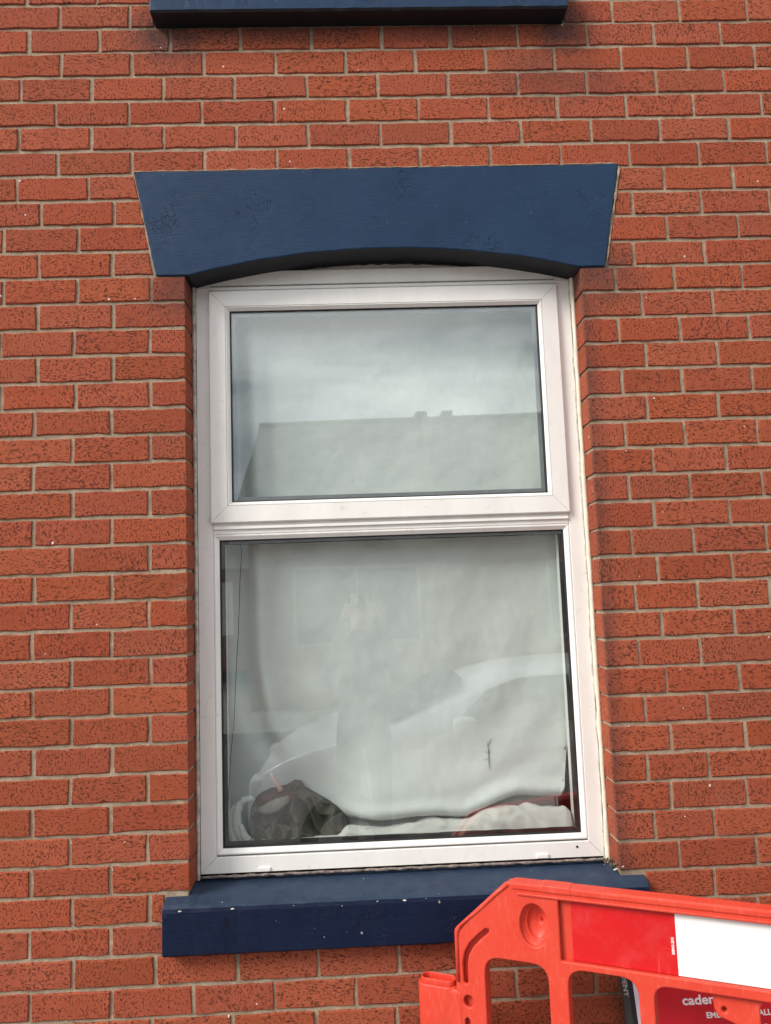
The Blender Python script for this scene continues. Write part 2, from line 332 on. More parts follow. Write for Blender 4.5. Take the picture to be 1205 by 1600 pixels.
# stone lintel
LT = [(-0.769, 3.1235), (0.754, 3.1235), (0.691, 2.786), (-0.7025, 2.786)]
ARX, ARZ, ARR = 0.606, 2.786, 0.0745
rad = (ARX ** 2 + ARR ** 2) / (2 * ARR)
def arch(x): return ARZ + ARR - rad + math.sqrt(rad ** 2 - x * x)
def lintel():
    xs = [-ARX + 2 * ARX * i / 40 for i in range(41)]
    low = [(-0.7025, 2.7865)] + [(x + 0.004, arch(x)) for x in xs] + [(0.691, 2.7865)]
    up = []
    for x, z in low:
        t = (x + 0.7025) / 1.3935; up.append((-0.769 + 1.523 * t, 3.1235))
    vs, fs = [], []; n = len(low); k = 7
    for y in (-0.004, 0.135):
        for i in range(n):
            for j in range(k):
                t = j / (k - 1); x = low[i][0] * (1 - t) + up[i][0] * t; z = low[i][1] * (1 - t) + up[i][1] * t
                if y < 0: vs.append((x, y + 0.0022 * noise.noise(Vector((x * 6, z * 6, 3))), z + (0.0018 * noise.noise(Vector((x * 30, z * 9, 1))) if j in (0, k - 1) else 0)))
                else: vs.append((x, y, z))
    A = n * k
    for i in range(n - 1):
        for j in range(k - 1):
            a = i * k + j; fs.append((a, a + k, a + k + 1, a + 1)); fs.append((A + a, A + a + 1, A + a + k + 1, A + a + k))
        for j in (0, k - 1):
            a = i * k + j; fs.append((a, a + k, A + a + k, A + a))
    for i in (0, n - 1):
        for j in range(k - 1):
            a = i * k + j; fs.append((a, a + 1, A + a + 1, A + a))
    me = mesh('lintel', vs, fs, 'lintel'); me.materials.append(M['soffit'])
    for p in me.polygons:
        if p.normal.z < -0.6: p.material_index = 1  # downward faces take the near-black colour
    return bevelled(me, 0.0035, 2, 50)
obj('lintel', lintel(), house, label='wide blue painted stone lintel with splayed ends and arched underside')
def pointing(a, b, n, r0, name='pointing'):
    P = [Vector(a) + (Vector(b) - Vector(a)) * i / n for i in range(n + 1)]
    nn = lambda i, k: noise.noise(Vector((P[i].x * 31, P[i].z * 31, k)))
    return obj(name, MB().tube([(q.x + .0012 * nn(i, 1), q.y, q.z + .0018 * nn(i, 2)) for i, q in enumerate(P)], [max(.0004, r0 * (.55 + 1.1 * nn(i, 3))) for i in range(n + 1)], 5).make(name, 'mortar'), house)
pointing((-.769, -.0025, 3.1255), (.754, -.0025, 3.1255), 130, .0032)
pointing((-.771, .0, 3.120), (-.7045, .0, 2.788), 50, .0034); pointing((.759, .0, 3.120), (.6965, .0, 2.788), 50, .0055)
# stone sills
def sill(x0, x1, zt, zb, y0, stool):
    n = 60; vs, fs = [], []
    for i in range(n + 1):
        x = x0 + (x1 - x0) * i / n
        jx = lambda a, s: 0.0022 * noise.noise(Vector((x * 22, a, s)))
        hi = 0.007 if (x < -stool or x > stool) else 0.0
        prof = [(0.14, zt + 0.024), (0.02, zt + 0.012 + hi), (y0 + 0.012, zt + 0.003 + hi * 0.6 + jx(0, 1)), (y0 + 0.003 + jx(2, 1), zt - 0.002 + jx(2, 2)), (y0 + jx(3, 1), zt - 0.012),
                (y0 + jx(4, 2), (zt + zb) / 2), (y0 + jx(5, 2), zb + 0.006), (y0 + 0.006, zb + jx(6, 2)), (0.14, zb)]
        vs += [(x, a, b) for a, b in prof]
    k = 9
    for i in range(n):
        for j in range(k): a = i * k + j; b = i * k + (j + 1) % k; fs.append((a, b, b + k, a + k))
    fs += [tuple(range(k)), tuple(n * k + j for j in range(k))[::-1]]
    return bevelled(mesh('window_sill', vs, fs, 'sill'), 0.004, 2, 60)
obj('window_sill', sill(-0.681, 0.686, 0.946, 0.8185, -0.045, 0.603), house, label='dark blue painted stone sill with chipped edge below the window')
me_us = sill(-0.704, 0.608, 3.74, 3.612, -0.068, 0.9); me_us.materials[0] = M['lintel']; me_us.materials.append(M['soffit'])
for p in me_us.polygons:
    if p.normal.z < -0.6: p.material_index = 1  # underside takes the same near-black colour
obj('window_sill', me_us, house, label='underside and face of the blue sill cut by the top of the picture')

ch = MB()
for i in range(8):
    x = random.choice((random.uniform(-.68, .6), random.uniform(-.68, .6), -.68)); r_ = random.choice((.0009, .0012, .0015, .0030))
    z = .943 + random.uniform(-.004, .002) if x > -.675 else random.uniform(.915, .945)
    ch.tube([(x - r_ * random.uniform(.8, 2.2), -.0455, z), (x, -.0462, z + random.uniform(-.001, .001)), (x + r_ * random.uniform(.8, 2.2), -.0455, z)], [r_ * .4, r_ * .9, r_ * .3], 5)
for i in range(12):
    x = random.uniform(-.6, .6); y = random.uniform(-.035, .08); r_ = random.choice((.0006, .0008, .0011, .0022)); z = .946 + .003 + (y + .033) / .173 * .021
    ch.tube([(x - r_ * 1.6, y, z), (x, y + r_, z + .0006), (x + r_ * 1.3, y, z)], [r_ * .4, r_, r_ * .4], 5)
obj('paint_chip', ch.make('paint_chip', 'flake'), house)
# mortar body
mo = MB()
mo.box(-3.2, -0.6185, 0.0048, 0.30, 0.0, 4.6); mo.box(0.6185, 3.2, 0.0048, 0.30, 0.0, 4.6)
mo.box(-0.6184, 0.6184, 0.0048, 0.30, 0.0, 0.93); mo.box(-0.6184, 0.6184, 0.0048, 0.30, 2.866, 4.6)
obj('mortar', mo.make('mortar', 'mortar'), house, label='pale sandy mortar joints between the bricks')
# slanted mortar fillets against the lintel ends are the wider gaps left there

PERP = {-13:[-1.111,-0.89],-12:[-1.004,-0.783,0.772,0.996,1.218],-11:[-1.101,-0.879,-0.656,-0.434,-0.208,0.019,0.239,0.459,0.685,0.903,1.123],-10:[-0.999,-0.777,-0.551,-0.324,-0.099,0.124,0.35,0.573,0.791,1.011,1.232],-9:[-1.123,-0.903,-0.679,-0.455,-0.227,-0.0,0.226,0.451,0.674,0.899,1.122],-8:[-1.013,-0.787,-0.559,-0.329,-0.099,0.126,0.351,0.574,0.797,1.017,1.239],-7:[-1.126,-0.903,-0.677,-0.451,-0.224,0.002,0.227,0.452,0.677,0.9,1.124],-6:[-1.005,-0.777,-0.552,-0.325,-0.099,0.125,0.35,0.573,0.796,1.02,1.241],-5:[-1.131,-0.911,0.901,1.125],-4:[-1.055,-0.832,0.794,1.015,1.235],-3:[-1.167,-0.941,0.9,1.128],-2:[-1.059,-0.836,0.785,1.012],-1:[-1.166,-0.942,-0.718,0.722,0.908,1.127],0:[-1.06,-0.833,0.8,1.025],1:[-1.17,-0.951,-0.723,0.723,0.914,1.133],2:[-1.06,-0.832,0.801,1.027],3:[-1.165,-0.944,-0.721,0.722,0.909,1.129],4:[-1.067,-0.837,0.793,1.016],5:[-0.953,-0.721,0.72,0.903,1.131],6:[-1.067,-0.837,0.799,1.026],7:[-0.951,-0.724,0.721,0.906,1.13],8:[-1.065,-0.836,0.791,1.021],9:[-0.952,-0.724,0.716,0.905,1.131],10:[-1.06,-0.835,0.79,1.016],11:[-0.952,-0.727,0.718,0.905,1.125],12:[-1.064,-0.835,0.789,1.011],13:[-0.949,-0.722,0.716,0.899],14:[-1.06,-0.835,0.789,1.011],15:[-0.948,-0.724,0.722,0.907],16:[-1.055,-0.833,0.793,1.015],17:[-0.95,-0.729,0.716,0.9],18:[-1.055,-0.836,0.78,1.006],19:[-0.95,-0.732,0.725,0.902],20:[-1.057,-0.835,0.793,1.019],21:[-0.943,-0.726,0.89],22:[-1.059,-0.835,0.785],23:[-0.937,-0.71,-0.482,-0.256,-0.028],24:[-1.055,-0.83,-0.606,-0.38,-0.153,0.073,0.3,0.527],25:[-0.942,-0.719,-0.497,-0.265,-0.041]}
def clip(poly, a, b, c):          # keep a*x + b*z <= c
    out = []
    for i in range(len(poly)):
        p, q = poly[i], poly[(i + 1) % len(poly)]; dp = a * p[0] + b * p[1] - c; dq = a * q[0] + b * q[1] - c
        if dp <= 0: out.append(p)
        if dp * dq < 0: t = dp / (dp - dq); out.append((p[0] + (q[0] - p[0]) * t, p[1] + (q[1] - p[1]) * t))
    return out
def brick_mesh(poly, cx, cz, mb=None):
    pts = []
    n = len(poly)
    for i in range(n):
        p, q = poly[i], poly[(i + 1) % n]; L = math.hypot(q[0] - p[0], q[1] - p[1]); k = max(1, round(L / 0.036))
        for j in range(k): t = j / k; pts.append((p[0] + (q[0] - p[0]) * t, p[1] + (q[1] - p[1]) * t))
    mxx = sum(p[0] for p in pts) / len(pts); mzz = sum(p[1] for p in pts) / len(pts)
    J = lambda a: random.uniform(-a, a)
    tilt = J(0.004); y0 = J(0.0011)
    outer, inner = [], []
    hx = max(abs(p[0] - mxx) for p in pts); hz = max(abs(p[1] - mzz) for p in pts)
    for p in pts:
        x = p[0] + J(0.0017); z = p[1] + J(0.0017); outer.append((x, z))
        i_ = random.uniform(0.0012, 0.0040); sx = (x - mxx) / hx; sz = (z - mzz) / hz
        inner.append((x - (i_ if sx > .9 else -i_ if sx < -.9 else 0), z - (i_ if sz > .85 else -i_ if sz < -.85 else 0)))
    N = len(pts); V = []
    V += [(x - cx, 0.0975, z - cz) for x, z in outer]
    V += [(x - cx, 0.0028 + y0 + tilt * (x - mxx), z - cz) for x, z in outer]
    V += [(x - cx, y0 + tilt * (x - mxx) + J(0.0005), z - cz) for x, z in inner]
    F = [(i, (i + 1) % N, N + (i + 1) % N, N + i) for i in range(N)] + [(N + i, N + (i + 1) % N, 2 * N + (i + 1) % N, 2 * N + i) for i in range(N)]
    F.append(tuple(range(2 * N, 3 * N)))
    if mb is not None: mb.add([(x + cx, y, z + cz) for x, y, z in V], F); return None
    return mesh('brick', V, F, 'brick')
outer_bricks = MB(); n_brick = 0
g_ = 0.0050
for r in range(-22, 32):
    zt = Z0 - r * CH - g_; zb = Z0 - (r + 1) * CH + g_
    zt += random.uniform(-0.0006, 0.0006)
    xs = list(PERP.get(r, []))
    if not xs: xs = [0.0 if r % 2 else 0.1125]
    while xs[0] > -3.0: xs.insert(0, xs[0] - 0.225 + random.uniform(-.003, .003))
    while xs[-1] < 3.0: xs.append(xs[-1] + 0.225 + random.uniform(-.003, .003))
    full = [xs[0]]
    for a in xs[1:]:
        gap = a - full[-1]
        crosses = full[-1] < 0 < a and gap > 0.4
        if not crosses and gap > 0.34:
            k = round(gap / 0.225); b0 = full[-1]
            for j in range(1, k): full.append(b0 + gap * j / k)
        full.append(a)
    segs = []
    for a, b in zip(full[:-1], full[1:]):
        if b - a > 0.34 or (a < -0.6 and b > 0.6): segs.append((a, 0.0)); segs.append((0.0, b))
        else: segs.append((a, b))
    for a, b in segs:
        ga, gb, gc, gd = [random.uniform(-.0012, .0016) for _ in range(4)]; p = [(a + g_ + ga, zb + gc * .7), (b - g_ - gb, zb + gc * .7), (b - g_ - gb, zt - gd * .7), (a + g_ + ga, zt - gd * .7)]
        mid = (a + b) / 2
        if -5 <= r <= -2:
            if mid < 0:
                ax, az = LT[3]; bx, bz = LT[0]; nx, nz = (bz - az), -(bx - ax); L = math.hypot(nx, nz); nx /= L; nz /= L
                p = clip(p, nx, nz, nx * ax + nz * az - (0.010 if r == -2 else 0.004))
            else:
                ax, az = LT[2]; bx, bz = LT[1]; nx, nz = -(bz - az), (bx - ax); L = math.hypot(nx, nz); nx /= L; nz /= L
                p = clip(p, nx, nz, nx * ax + nz * az - 0.011)
        elif -1 <= r <= 20:
            p = clip(p, 1, 0, -XJ) if mid < 0 else clip(p, -1, 0, -XJ)
        elif r in (21, 22):
            if mid < 0: p = clip(p, 1, 0, -0.6855)
            else: p = clip(p, -1, 0, -0.6905)
        elif r in (-12, -13):
            if mid < 0 and a < -0.70: p = clip(p, 1, 0, -0.708)
            elif mid > 0 and b > 0.61: p = clip(p, -1, 0, -0.613)
            else: continue
        if len(p) < 3: continue
        w_ = max(q[0] for q in p) - min(q[0] for q in p)
        if w_ < 0.018: continue
        cx = sum(q[0] for q in p) / len(p); cz = (zt + zb) / 2
        if abs(cx) > 3.15 or cz > 4.5 or cz < 0.03: continue
        pj = [project((q[0], 0, q[1])) for q in p]
        inview = max(q[0] for q in pj) > 0 and min(q[0] for q in pj) < 1205 and max(q[1] for q in pj) > 0 and min(q[1] for q in pj) < 1600
        if inview:
            obj('brick', brick_mesh(p, cx, cz), house, (cx, 0, cz)); n_brick += 1
        else: brick_mesh(p, cx, cz, outer_bricks)
obj('brickwork', outer_bricks.make('brickwork', 'brick'), house, kind='stuff')
print('bricks', n_brick)

# ------------------------------------------------------------------ the window
def rect_frame(name, x0, x1, z0, z1, prof, mat, gap=0.0005):
    mb = MB(); k = len(prof)
    c = lambda d, cxn, czn: ((x0 + d) if cxn == 0 else (x1 - d), (z0 + d) if czn == 0 else (z1 - d))
    for (a, b) in (((0, 0), (1, 0)), ((1, 0), (1, 1)), ((1, 1), (0, 1)), ((0, 1), (0, 0))):
        vs = []
        for (q, sgn) in ((a, 1), (b, -1)):
            dx, dz = b[0] - a[0], b[1] - a[1]
            for d, y in prof:
                x, z = c(d, *q); vs.append((x + sgn * gap * dx, y, z + sgn * gap * dz))
        fs = [(j, (j + 1) % k, k + (j + 1) % k, k + j) for j in range(k)] + [tuple(range(k)), tuple(range(2 * k - 1, k - 1, -1))]
        mb.add(vs, fs)
    return mb.make(name, mat)
win = obj('window', None, house, (0, 0, 0), label='white plastic window with a top opening light over a fixed pane'); win.empty_display_size = 0.1
obj('frame', rect_frame('frame', -0.603, 0.603, 0.985, 2.84, [(0, .175), (0, .103), (.002, .1), (.0455, .1), (.0475, .102), (.0475, .122), (.075, .126), (.075, .175)], 'upvc'), win)
obj('transom', bevelled(MB().box(-.5552, .5552, .0995, .17, 1.9915, 2.062).make('transom', 'upvc'), .002), win)
obj('transom_strip', bevelled(MB().box(-.5535, .5535, .0925, .0994, 2.006, 2.0150).make('transom_strip', 'upvc'), .0015), win)
obj('bead', rect_frame('bead', -.5549, .5549, 1.0379, 1.9908, [(0, .128), (0, .1015), (.0015, .1), (.005, .1), (.0165, .1085), (.0165, .128)], 'upvc'), win)
obj('gasket', rect_frame('gasket', -.5385, .5385, 1.0543, 1.9744, [(0, .13), (0, .1095), (.0035, .1105), (.0045, .114), (.0045, .13)], 'gasket'), win)
obj('pane', MB().box(-.5365, .5365, .1145, .1185, 1.0563, 1.9724).make('pane', 'glass'), win, label='large lower pane reflecting a parked car')
cas = obj('opening_light', rect_frame('opening_light', -.5605, .5590, 2.0257, 2.7705, [(0, .0995), (0, .088), (.003, .085), (.050, .0835), (.0525, .0835), (.0525, .12), (.07, .125), (.07, .14), (.02, .14), (.02, .0995)], 'upvc'), win)
obj('bead', rect_frame('bead', -.5073, .5060, 2.0790, 2.7172, [(0, .128), (0, .0855), (.0012, .084), (.0035, .084), (.0115, .0965), (.0115, .128)], 'upvc'), win)
obj('gasket', rect_frame('gasket', -.4957, .4944, 2.0906, 2.7056, [(0, .13), (0, .0975), (.003, .0985), (.004, .102), (.004, .13)], 'gasket'), win)
obj('pane', MB().box(-.4937, .4924, .1025, .1065, 2.0926, 2.7036).make('pane', 'glass'), win, label='upper pane reflecting cloudy sky and a roof')
# spacer bars of the double glazing
obj('spacer', rect_frame('spacer', -.4905, .4892, 2.0958, 2.7004, [(0, .117), (0, .1085), (.011, .1085), (.011, .117)], simple('grey_spacer', (.22, .23, .25), .5)), win)
obj('spacer', rect_frame('spacer', -.5332, .5332, 1.0596, 1.9690, [(0, .129), (0, .1205), (.009, .1205), (.009, .129)], M['gasket']), win)
# arched head board above the opening light
xs = [-.59 + 1.18 * i / 40 for i in range(41)]
vs = [(x, .1080, 2.7885) for x in xs] + [(x, .1080, arch(x) + .012) for x in xs] + [(x, .125, 2.7885) for x in xs] + [(x, .125, arch(x) + .012) for x in xs]
fs = [(i, i + 1, 42 + i, 41 + i) for i in range(40)] + [(82 + i, 123 + i, 124 + i, 83 + i) for i in range(40)] + [(i, 82 + i, 83 + i, i + 1) for i in range(40)]
hb = mesh('head_board', vs, fs, 'headboard')
obj('head_board', hb, win, label='grimy arched infill board above the top light')
obj('head_trim', bevelled(MB().box(-.5995, .5995, .0940, .1075, 2.7745, 2.7855).make('head_trim', 'upvc'), .002), win)
# ragged paint line where the stone meets the board
pts = [(-.585 + 1.17 * i / 120, .1065 + .002 * random.random(), 0) for i in range(121)]
obj('paint_line', MB().tube([(x, y, arch(x) - .001 + .0035 * noise.noise(Vector((x * 40, 0, 0)))) for x, y, z in pts], [.0035 + .0025 * abs(noise.noise(Vector((x * 25, 5, 0)))) for x, y, z in pts], 6).make('paint_line', 'soffit', True), win)
# sealant beads down both reveals and along the sill
def bead(x, w_, y, mat, name, z0=.972, z1=2.80, lump=.003, depth=.006):
    n = 90; vs = []
    for i in range(n + 1):
        z = z0 + (z1 - z0) * i / n; a = lump * noise.noise(Vector((z * 14, x * 9, 0))); b = lump * noise.noise(Vector((z * 17, x * 9, 4)))
        vs += [(x - w_ / 2 + a, y + depth, z), (x - w_ / 2 + a, y, z), (x, y - .0025 + b * .5, z), (x + w_ / 2 + b, y, z), (x + w_ / 2 + b, y + depth, z)]
    fs = [(i * 5 + j, i * 5 + j + 1, i * 5 + j + 6, i * 5 + j + 5) for i in range(n) for j in range(4)]
    return obj(name, mesh(name, vs, fs, mat, True), win)
bead(-.6085, .011, .094, 'sealant', 'sealant', lump=.0015)
bead(.6095, .013, .086, 'cream', 'sealant', lump=.0025, depth=.012)
bead(.6012, .004, .0965, 'sealant', 'sealant', lump=.003)
n = 110; pts = [(-.60 + 1.20 * i / n) for i in range(n + 1)]
obj('sill_sealant', MB().tube([(x, .0955 + .002 * noise.noise(Vector((x * 20, 1, 0))), .9790 + .0022 * noise.noise(Vector((x * 34, 0, 0)))) for x in pts], [.0042 + .0030 * noise.noise(Vector((x * 45, 0, 7))) for x in pts], 6).make('sill_sealant', 'grime', True), win)
# drainage caps and a drilled hole
for cx, cz in ((-.415, .9935), (.415, .9945)):
    obj('drain_cap', bevelled(MB().box(cx - .018, cx + .018, .0945, .0998, cz - .0065, cz + .0065).make('drain_cap', 'upvc'), .003, 3), win)
obj('drill_hole', MB().tube([(.5205, .0985, 1.0165), (.5205, .0999, 1.0165)], [.0035, .0035], 10).make('drill_hole', 'gasket'), win)
# inside: window board and the dim room
rm = MB(); rm.box(-1.6, 1.6, 1.9, 1.95, .2, 3.0); rm.box(-1.65, -1.6, .31, 1.95, .2, 3.0); rm.box(1.6, 1.65, .31, 1.95, .2, 3.0); rm.box(-1.6, 1.6, .31, 1.9, 3.0, 3.05); rm.box(-1.6, 1.6, .31, 1.9, .15, .2)
rm.box(-1.6, -.70, .305, .33, .2, 3.0); rm.box(.70, 1.6, .305, .33, .2, 3.0); rm.box(-.7, .7, .305, .33, .2, .95); rm.box(-.7, .7, .305, .33, 2.84, 3.0)
obj('room_lining', rm.make('room_lining', 'dark_room'), house)
obj('window_board', bevelled(MB().box(-.66, .66, .176, .36, 1.005, 1.035).make('window_board', 'board'), .005), house)
# debris in the right-hand corner of the sill
deb = MB()
for i in range(9):
    c = Vector((.604 + random.uniform(-.012, .010), .045 + random.uniform(-.03, .03), .975 + random.uniform(0, .014)))
    d = Vector((random.uniform(-1, 1), random.uniform(-1, 1), random.uniform(-.4, .9))).normalized()
    deb.tube([c, c + d * .006, c + d * .014 + Vector((0, 0, .002))], [.003, .0045, .0015], 5)
obj('debris', deb.make('debris', 'debris'), None, label='clump of dry dirt on the blue sill in the window corner', cat='debris')
fl = MB()
for c in ((.604, .02, .972), (.618, .004, .983)):
    fl.tube([c, (c[0] + .008, c[1] - .006, c[2] + .006)], [.0028, .0016], 5)
obj('paint_flake', fl.make('paint_flake', 'flake'), house)

# ------------------------------------------------------------------ behind the glass: sheet, heap of clothes, rolled cloth, cord
def lerp_curve(pts, z):
    for (z0, x0), (z1, x1) in zip(pts[:-1], pts[1:]):
        if z <= z0 and z >= z1:
            t = (z0 - z) / (z0 - z1); t = t * t * (3 - 2 * t) * 0.35 + t * 0.65; return x0 + (x1 - x0) * t
    return None
folds = [  # (curve, width, depth)
    ([(2.80, -.50), (1.95, -.482), (1.60, -.475), (1.40, -.445), (1.25, -.385), (1.14, -.27), (1.08, -.08)], .034, .046),
    ([(2.80, -.47), (1.95, -.43), (1.62, -.38), (1.42, -.31), (1.28, -.20), (1.20, -.05)], .060, .013),
    ([(1.80, -.34), (1.55, -.24), (1.42, -.10), (1.38, .02)], .08, .006),
    ([(2.80, .62), (2.30, .42), (2.05, .36), (1.80, .30), (1.55, .16)], .10, .007),
    ([(2.70, .60), (2.00, .50), (1.70, .45), (1.50, .40), (1.35, .28)], .075, .006),
    ([(2.00, .56), (1.60, .53), (1.40, .50), (1.27, .44), (1.20, .32), (1.15, .10)], .06, .009),
    ([(2.75, -.40), (2.40, -.44), (2.05, -.40)], .08, .008),
    ([(2.05, -.42), (1.80, -.355), (1.60, -.26), (1.44, -.14), (1.34, .0)], .085, .010),
    ([(2.05, .44), (1.80, .385), (1.60, .29), (1.44, .16), (1.34, .02)], .085, .010),
    ([(1.98, .50), (1.70, .465), (1.45, .40), (1.30, .28), (1.20, .10)], .070, .009),
]
def sheet_y(x, z):
    y = .190
    for cv, wd, dp in folds:
        c = lerp_curve(cv, z)
        if c is None: continue
        fade = min(1, (cv[0][0] - z) / .25, max(0, (z - cv[-1][0]) / .22))
        d = (x - c) / wd; y += dp * fade * math.exp(-d * d) - dp * .55 * fade * math.exp(-((x - c - wd * 1.5) / wd) ** 2)
    y -= .030 * math.exp(-((z - 1.16) / .10) ** 2) * math.exp(-(x / .45) ** 2)
    hl = 1.094 + (.050 * min(1, max(0, (x - .20) / .16)) ** .8 if x > .2 else .0) + .09 * max(0, -x - .22) ** 1.2 + .004 * math.sin(x * 23)
    k_ = 1 / (1 + math.exp((z - hl) / .0035)); y = y * (1 - k_) + .232 * k_          # below the hem line the cloth tucks back under
    y -= .016 * math.exp(-((z - hl - .03) / .022) ** 2)
    p = Vector((x, z, 0)); wr = noise.fractal(p * 7, 1.0, 2.0, 4) * .0035
    wr += .0022 * (1 - abs(noise.noise(Vector((x * 22 + z * 9, z * 14 - x * 6, 2))))) 
    sm_ = lambda t: t * t * (3 - 2 * t)
    far = sm_(max(0, min(1, (1.50 - z) / .32))) * sm_(max(0, min(1, (-.06 - x) / .20)))      # pushed back by the heap of clothes
    return max(y + wr, .140) * (1 - far) + max(y + wr, .254) * far
def hem(x): # lower edge of the sheet
    t = (x + .05) / .5
    return 1.045
NX, NZ = 150, 200; vs = []
for j in range(NZ + 1):
    for i in range(NX + 1):
        x = -.60 + 1.165 * i / NX; zb = hem(max(-.53, min(.53, x))); zt = 2.80; t = j / NZ; z = zb + (zt - zb) * t
        right = .500 + .06 * min(1, max(0, (z - 1.16) / .5)) ** .6
        xx = min(x, right + (x - .55) * .12) if x > right else x
        if x < -.40: xx = -.40 + (x + .40) * (1 - .12 * math.exp(-((z - 1.25) / .22) ** 2))
        y = sheet_y(xx, z)
        vs.append((xx, y, z))
fs = [(j * (NX + 1) + i, j * (NX + 1) + i + 1, (j + 1) * (NX + 1) + i + 1, (j + 1) * (NX + 1) + i) for j in range(NZ) for i in range(NX)]
sheet = obj('hanging_sheet', mesh('hanging_sheet', vs, fs, 'sheet', True), None, label='off white bedsheet hung as a curtain behind the glass, sagging in folds', cat='curtain')
st = MB()
for pts, rr in (([(.279, 1.315), (.281, 1.29), (.280, 1.262), (.279, 1.235)], .0011), ([(.272, 1.288), (.280, 1.283), (.288, 1.29)], .0009), ([(.280, 1.302), (.286, 1.318), (.293, 1.326)], .0010), ([(.262, 1.262), (.274, 1.268), (.279, 1.262)], .0006)):
    st.tube([(x, sheet_y(x, z) - .003, z) for x, z in pts], [rr * .5] + [rr] * (len(pts) - 2) + [rr * .4], 5)
obj('tear', st.make('tear', 'soil'), sheet)
# cord hanging at the left
cp = [(-.484, 1.985), (-.477, 1.94), (-.481, 1.86), (-.486, 1.78), (-.492, 1.68), (-.497, 1.58), (-.504, 1.47), (-.510, 1.40), (-.516, 1.33), (-.524, 1.24), (-.53, 1.16)]
obj('cord', MB().tube([(x + .0015 * math.sin(i * 2.1), .150, z) for i, (x, z) in enumerate(cp)], .0011, 6).make('cord', 'wire', True), None, label='thin black cord hanging at the left edge behind the lower pane', cat='cord')

def crumple(cx, cy, cz, rx, ry, rz, seed, amp, name, mat, folds_=7, n=72, m=40, power=2.4, fdir=(1, .3, .6)):
    vs = []; fd = Vector(fdir).normalized(); sv = Vector((seed * 3.1, seed * 1.7, seed))
    for j in range(m + 1):
        ph = math.pi * .5 * (1 - j / m)          # from top to base
        for i in range(n):
            th = 2 * math.pi * i / n
            d = Vector((math.cos(th) * math.sin(math.pi / 2 - ph) , math.sin(th) * math.sin(math.pi / 2 - ph), math.sin(ph)))
            q = d * 2.6 + sv; wv = noise.noise(q * 1.3) * 1.3
            ridge = 1 - abs(noise.noise(q * 2.1 + Vector((wv, wv * .6, 0)))) * 2
            f2 = 1 - abs(math.sin(folds_ * (d.dot(fd)) + 3.0 * wv))
            r_ = 1 + amp * (.55 * ridge + .55 * (f2 - .5)) + .35 * amp * noise.noise(q * 6)
            sx = (abs(d.x) ** (2 / power)) * (1 if d.x > 0 else -1); sy = (abs(d.y) ** (2 / power)) * (1 if d.y > 0 else -1); sz = d.z ** (2 / power) if d.z > 0 else 0
            vs.append((cx + rx * sx * r_, max(.124, cy + ry * sy * r_ + (.016 * (.6 - ridge) - .018 * (f2 - .4)) * (1 if d.y < 0 else 0) * min(1, 3 * abs(d.y))), cz + rz * sz * r_))
    fs = [(j * n + i, j * n + (i + 1) % n, (j + 1) * n + (i + 1) % n, (j + 1) * n + i) for j in range(m) for i in range(n)]
    return mesh(name, vs, fs, mat, True)
heap = empty('clothes_heap', (-.35, .2, 1.035), 'crumpled heap of dark grey clothes on the window board, lower left of the pane', 'clothes')
def under(o, root): o.parent = root; o.matrix_parent_inverse = root.matrix_basis.inverted(); return o
def bundle(top, x0, x1, zb, px, pz, yb, yf, seed, nfold, amp, name, mat, n=110, m=80):
    # bunched cloth: folds fan out from the gather point (px, pz) and swell towards the front
    def zt(x):
        for (a_, b_), (c_, d_) in zip(top[:-1], top[1:]):
            if a_ <= x <= c_: t = (x - a_) / (c_ - a_); return b_ + (d_ - b_) * t
        return zb + .001
    vs = []
    for j in range(m + 1):
        for i in range(n + 1):
            x = x0 + (x1 - x0) * i / n; zz = max(zb + .002, zt(x) + .003 * noise.noise(Vector((x * 60, seed, 0)))); z = zb + (zz - zb) * j / m
            hx = min(1, (x - x0) / .045, (x1 - x) / .045); hz = min(1, (zz - z) / .045 + .0)
            bul = math.sqrt(max(0, 1 - (1 - max(0, hx)) ** 2)) * math.sqrt(max(0, 1 - (1 - max(0, hz)) ** 2))
            dx, dz = x - px, z - pz; r_ = math.hypot(dx, dz); th = math.atan2(dx, -dz)
            w1 = noise.noise(Vector((x * 11, z * 11, seed))); w2 = noise.noise(Vector((x * 26, z * 26, seed + 5)))
            f1 = 1 - abs(math.sin(th * nfold + w1 * 5.0 + r_ * 22)) ; f2 = 1 - abs(math.sin(th * nfold * 1.7 - w1 * 7 + 1.3 - r_ * 15))
            k = min(1, r_ / .05)
            y = yb - (yb - yf) * bul + (amp * (.5 - f1) * 1.0 + amp * .45 * (.5 - f2) * k + amp * .35 * w2) * min(1, bul * 1.5)
            vs.append((x, max(.1235, y), z))
    fs = [(j * (n + 1) + i, j * (n + 1) + i + 1, (j + 1) * (n + 1) + i + 1, (j + 1) * (n + 1) + i) for j in range(m) for i in range(n)]
    K = len(vs); vs += [(x, yb + .035, z) for x, y, z in vs[:]]
    fs += [(K + a_, K + d_, K + c_, K + b_) for a_, b_, c_, d_ in fs[:]]
    ring = [i for i in range(n + 1)] + [j * (n + 1) + n for j in range(1, m + 1)] + [m * (n + 1) + i for i in range(n - 1, -1, -1)] + [j * (n + 1) for j in range(m - 1, 0, -1)]
    fs += [(ring[i], ring[(i + 1) % len(ring)], K + ring[(i + 1) % len(ring)], K + ring[i]) for i in range(len(ring))]
    return mesh(name, vs, fs, mat, True)
under(obj('garment', bundle([(-.478, 1.06), (-.468, 1.145), (-.445, 1.178), (-.41, 1.192), (-.36, 1.200), (-.335, 1.214), (-.315, 1.212), (-.30, 1.192), (-.24, 1.155), (-.19, 1.125), (-.168, 1.092), (-.160, 1.06)], -.478, -.160, 1.036, -.335, 1.195, .212, .166, 3, 3.3, .046, 'garment', 'dark_cloth')), heap)
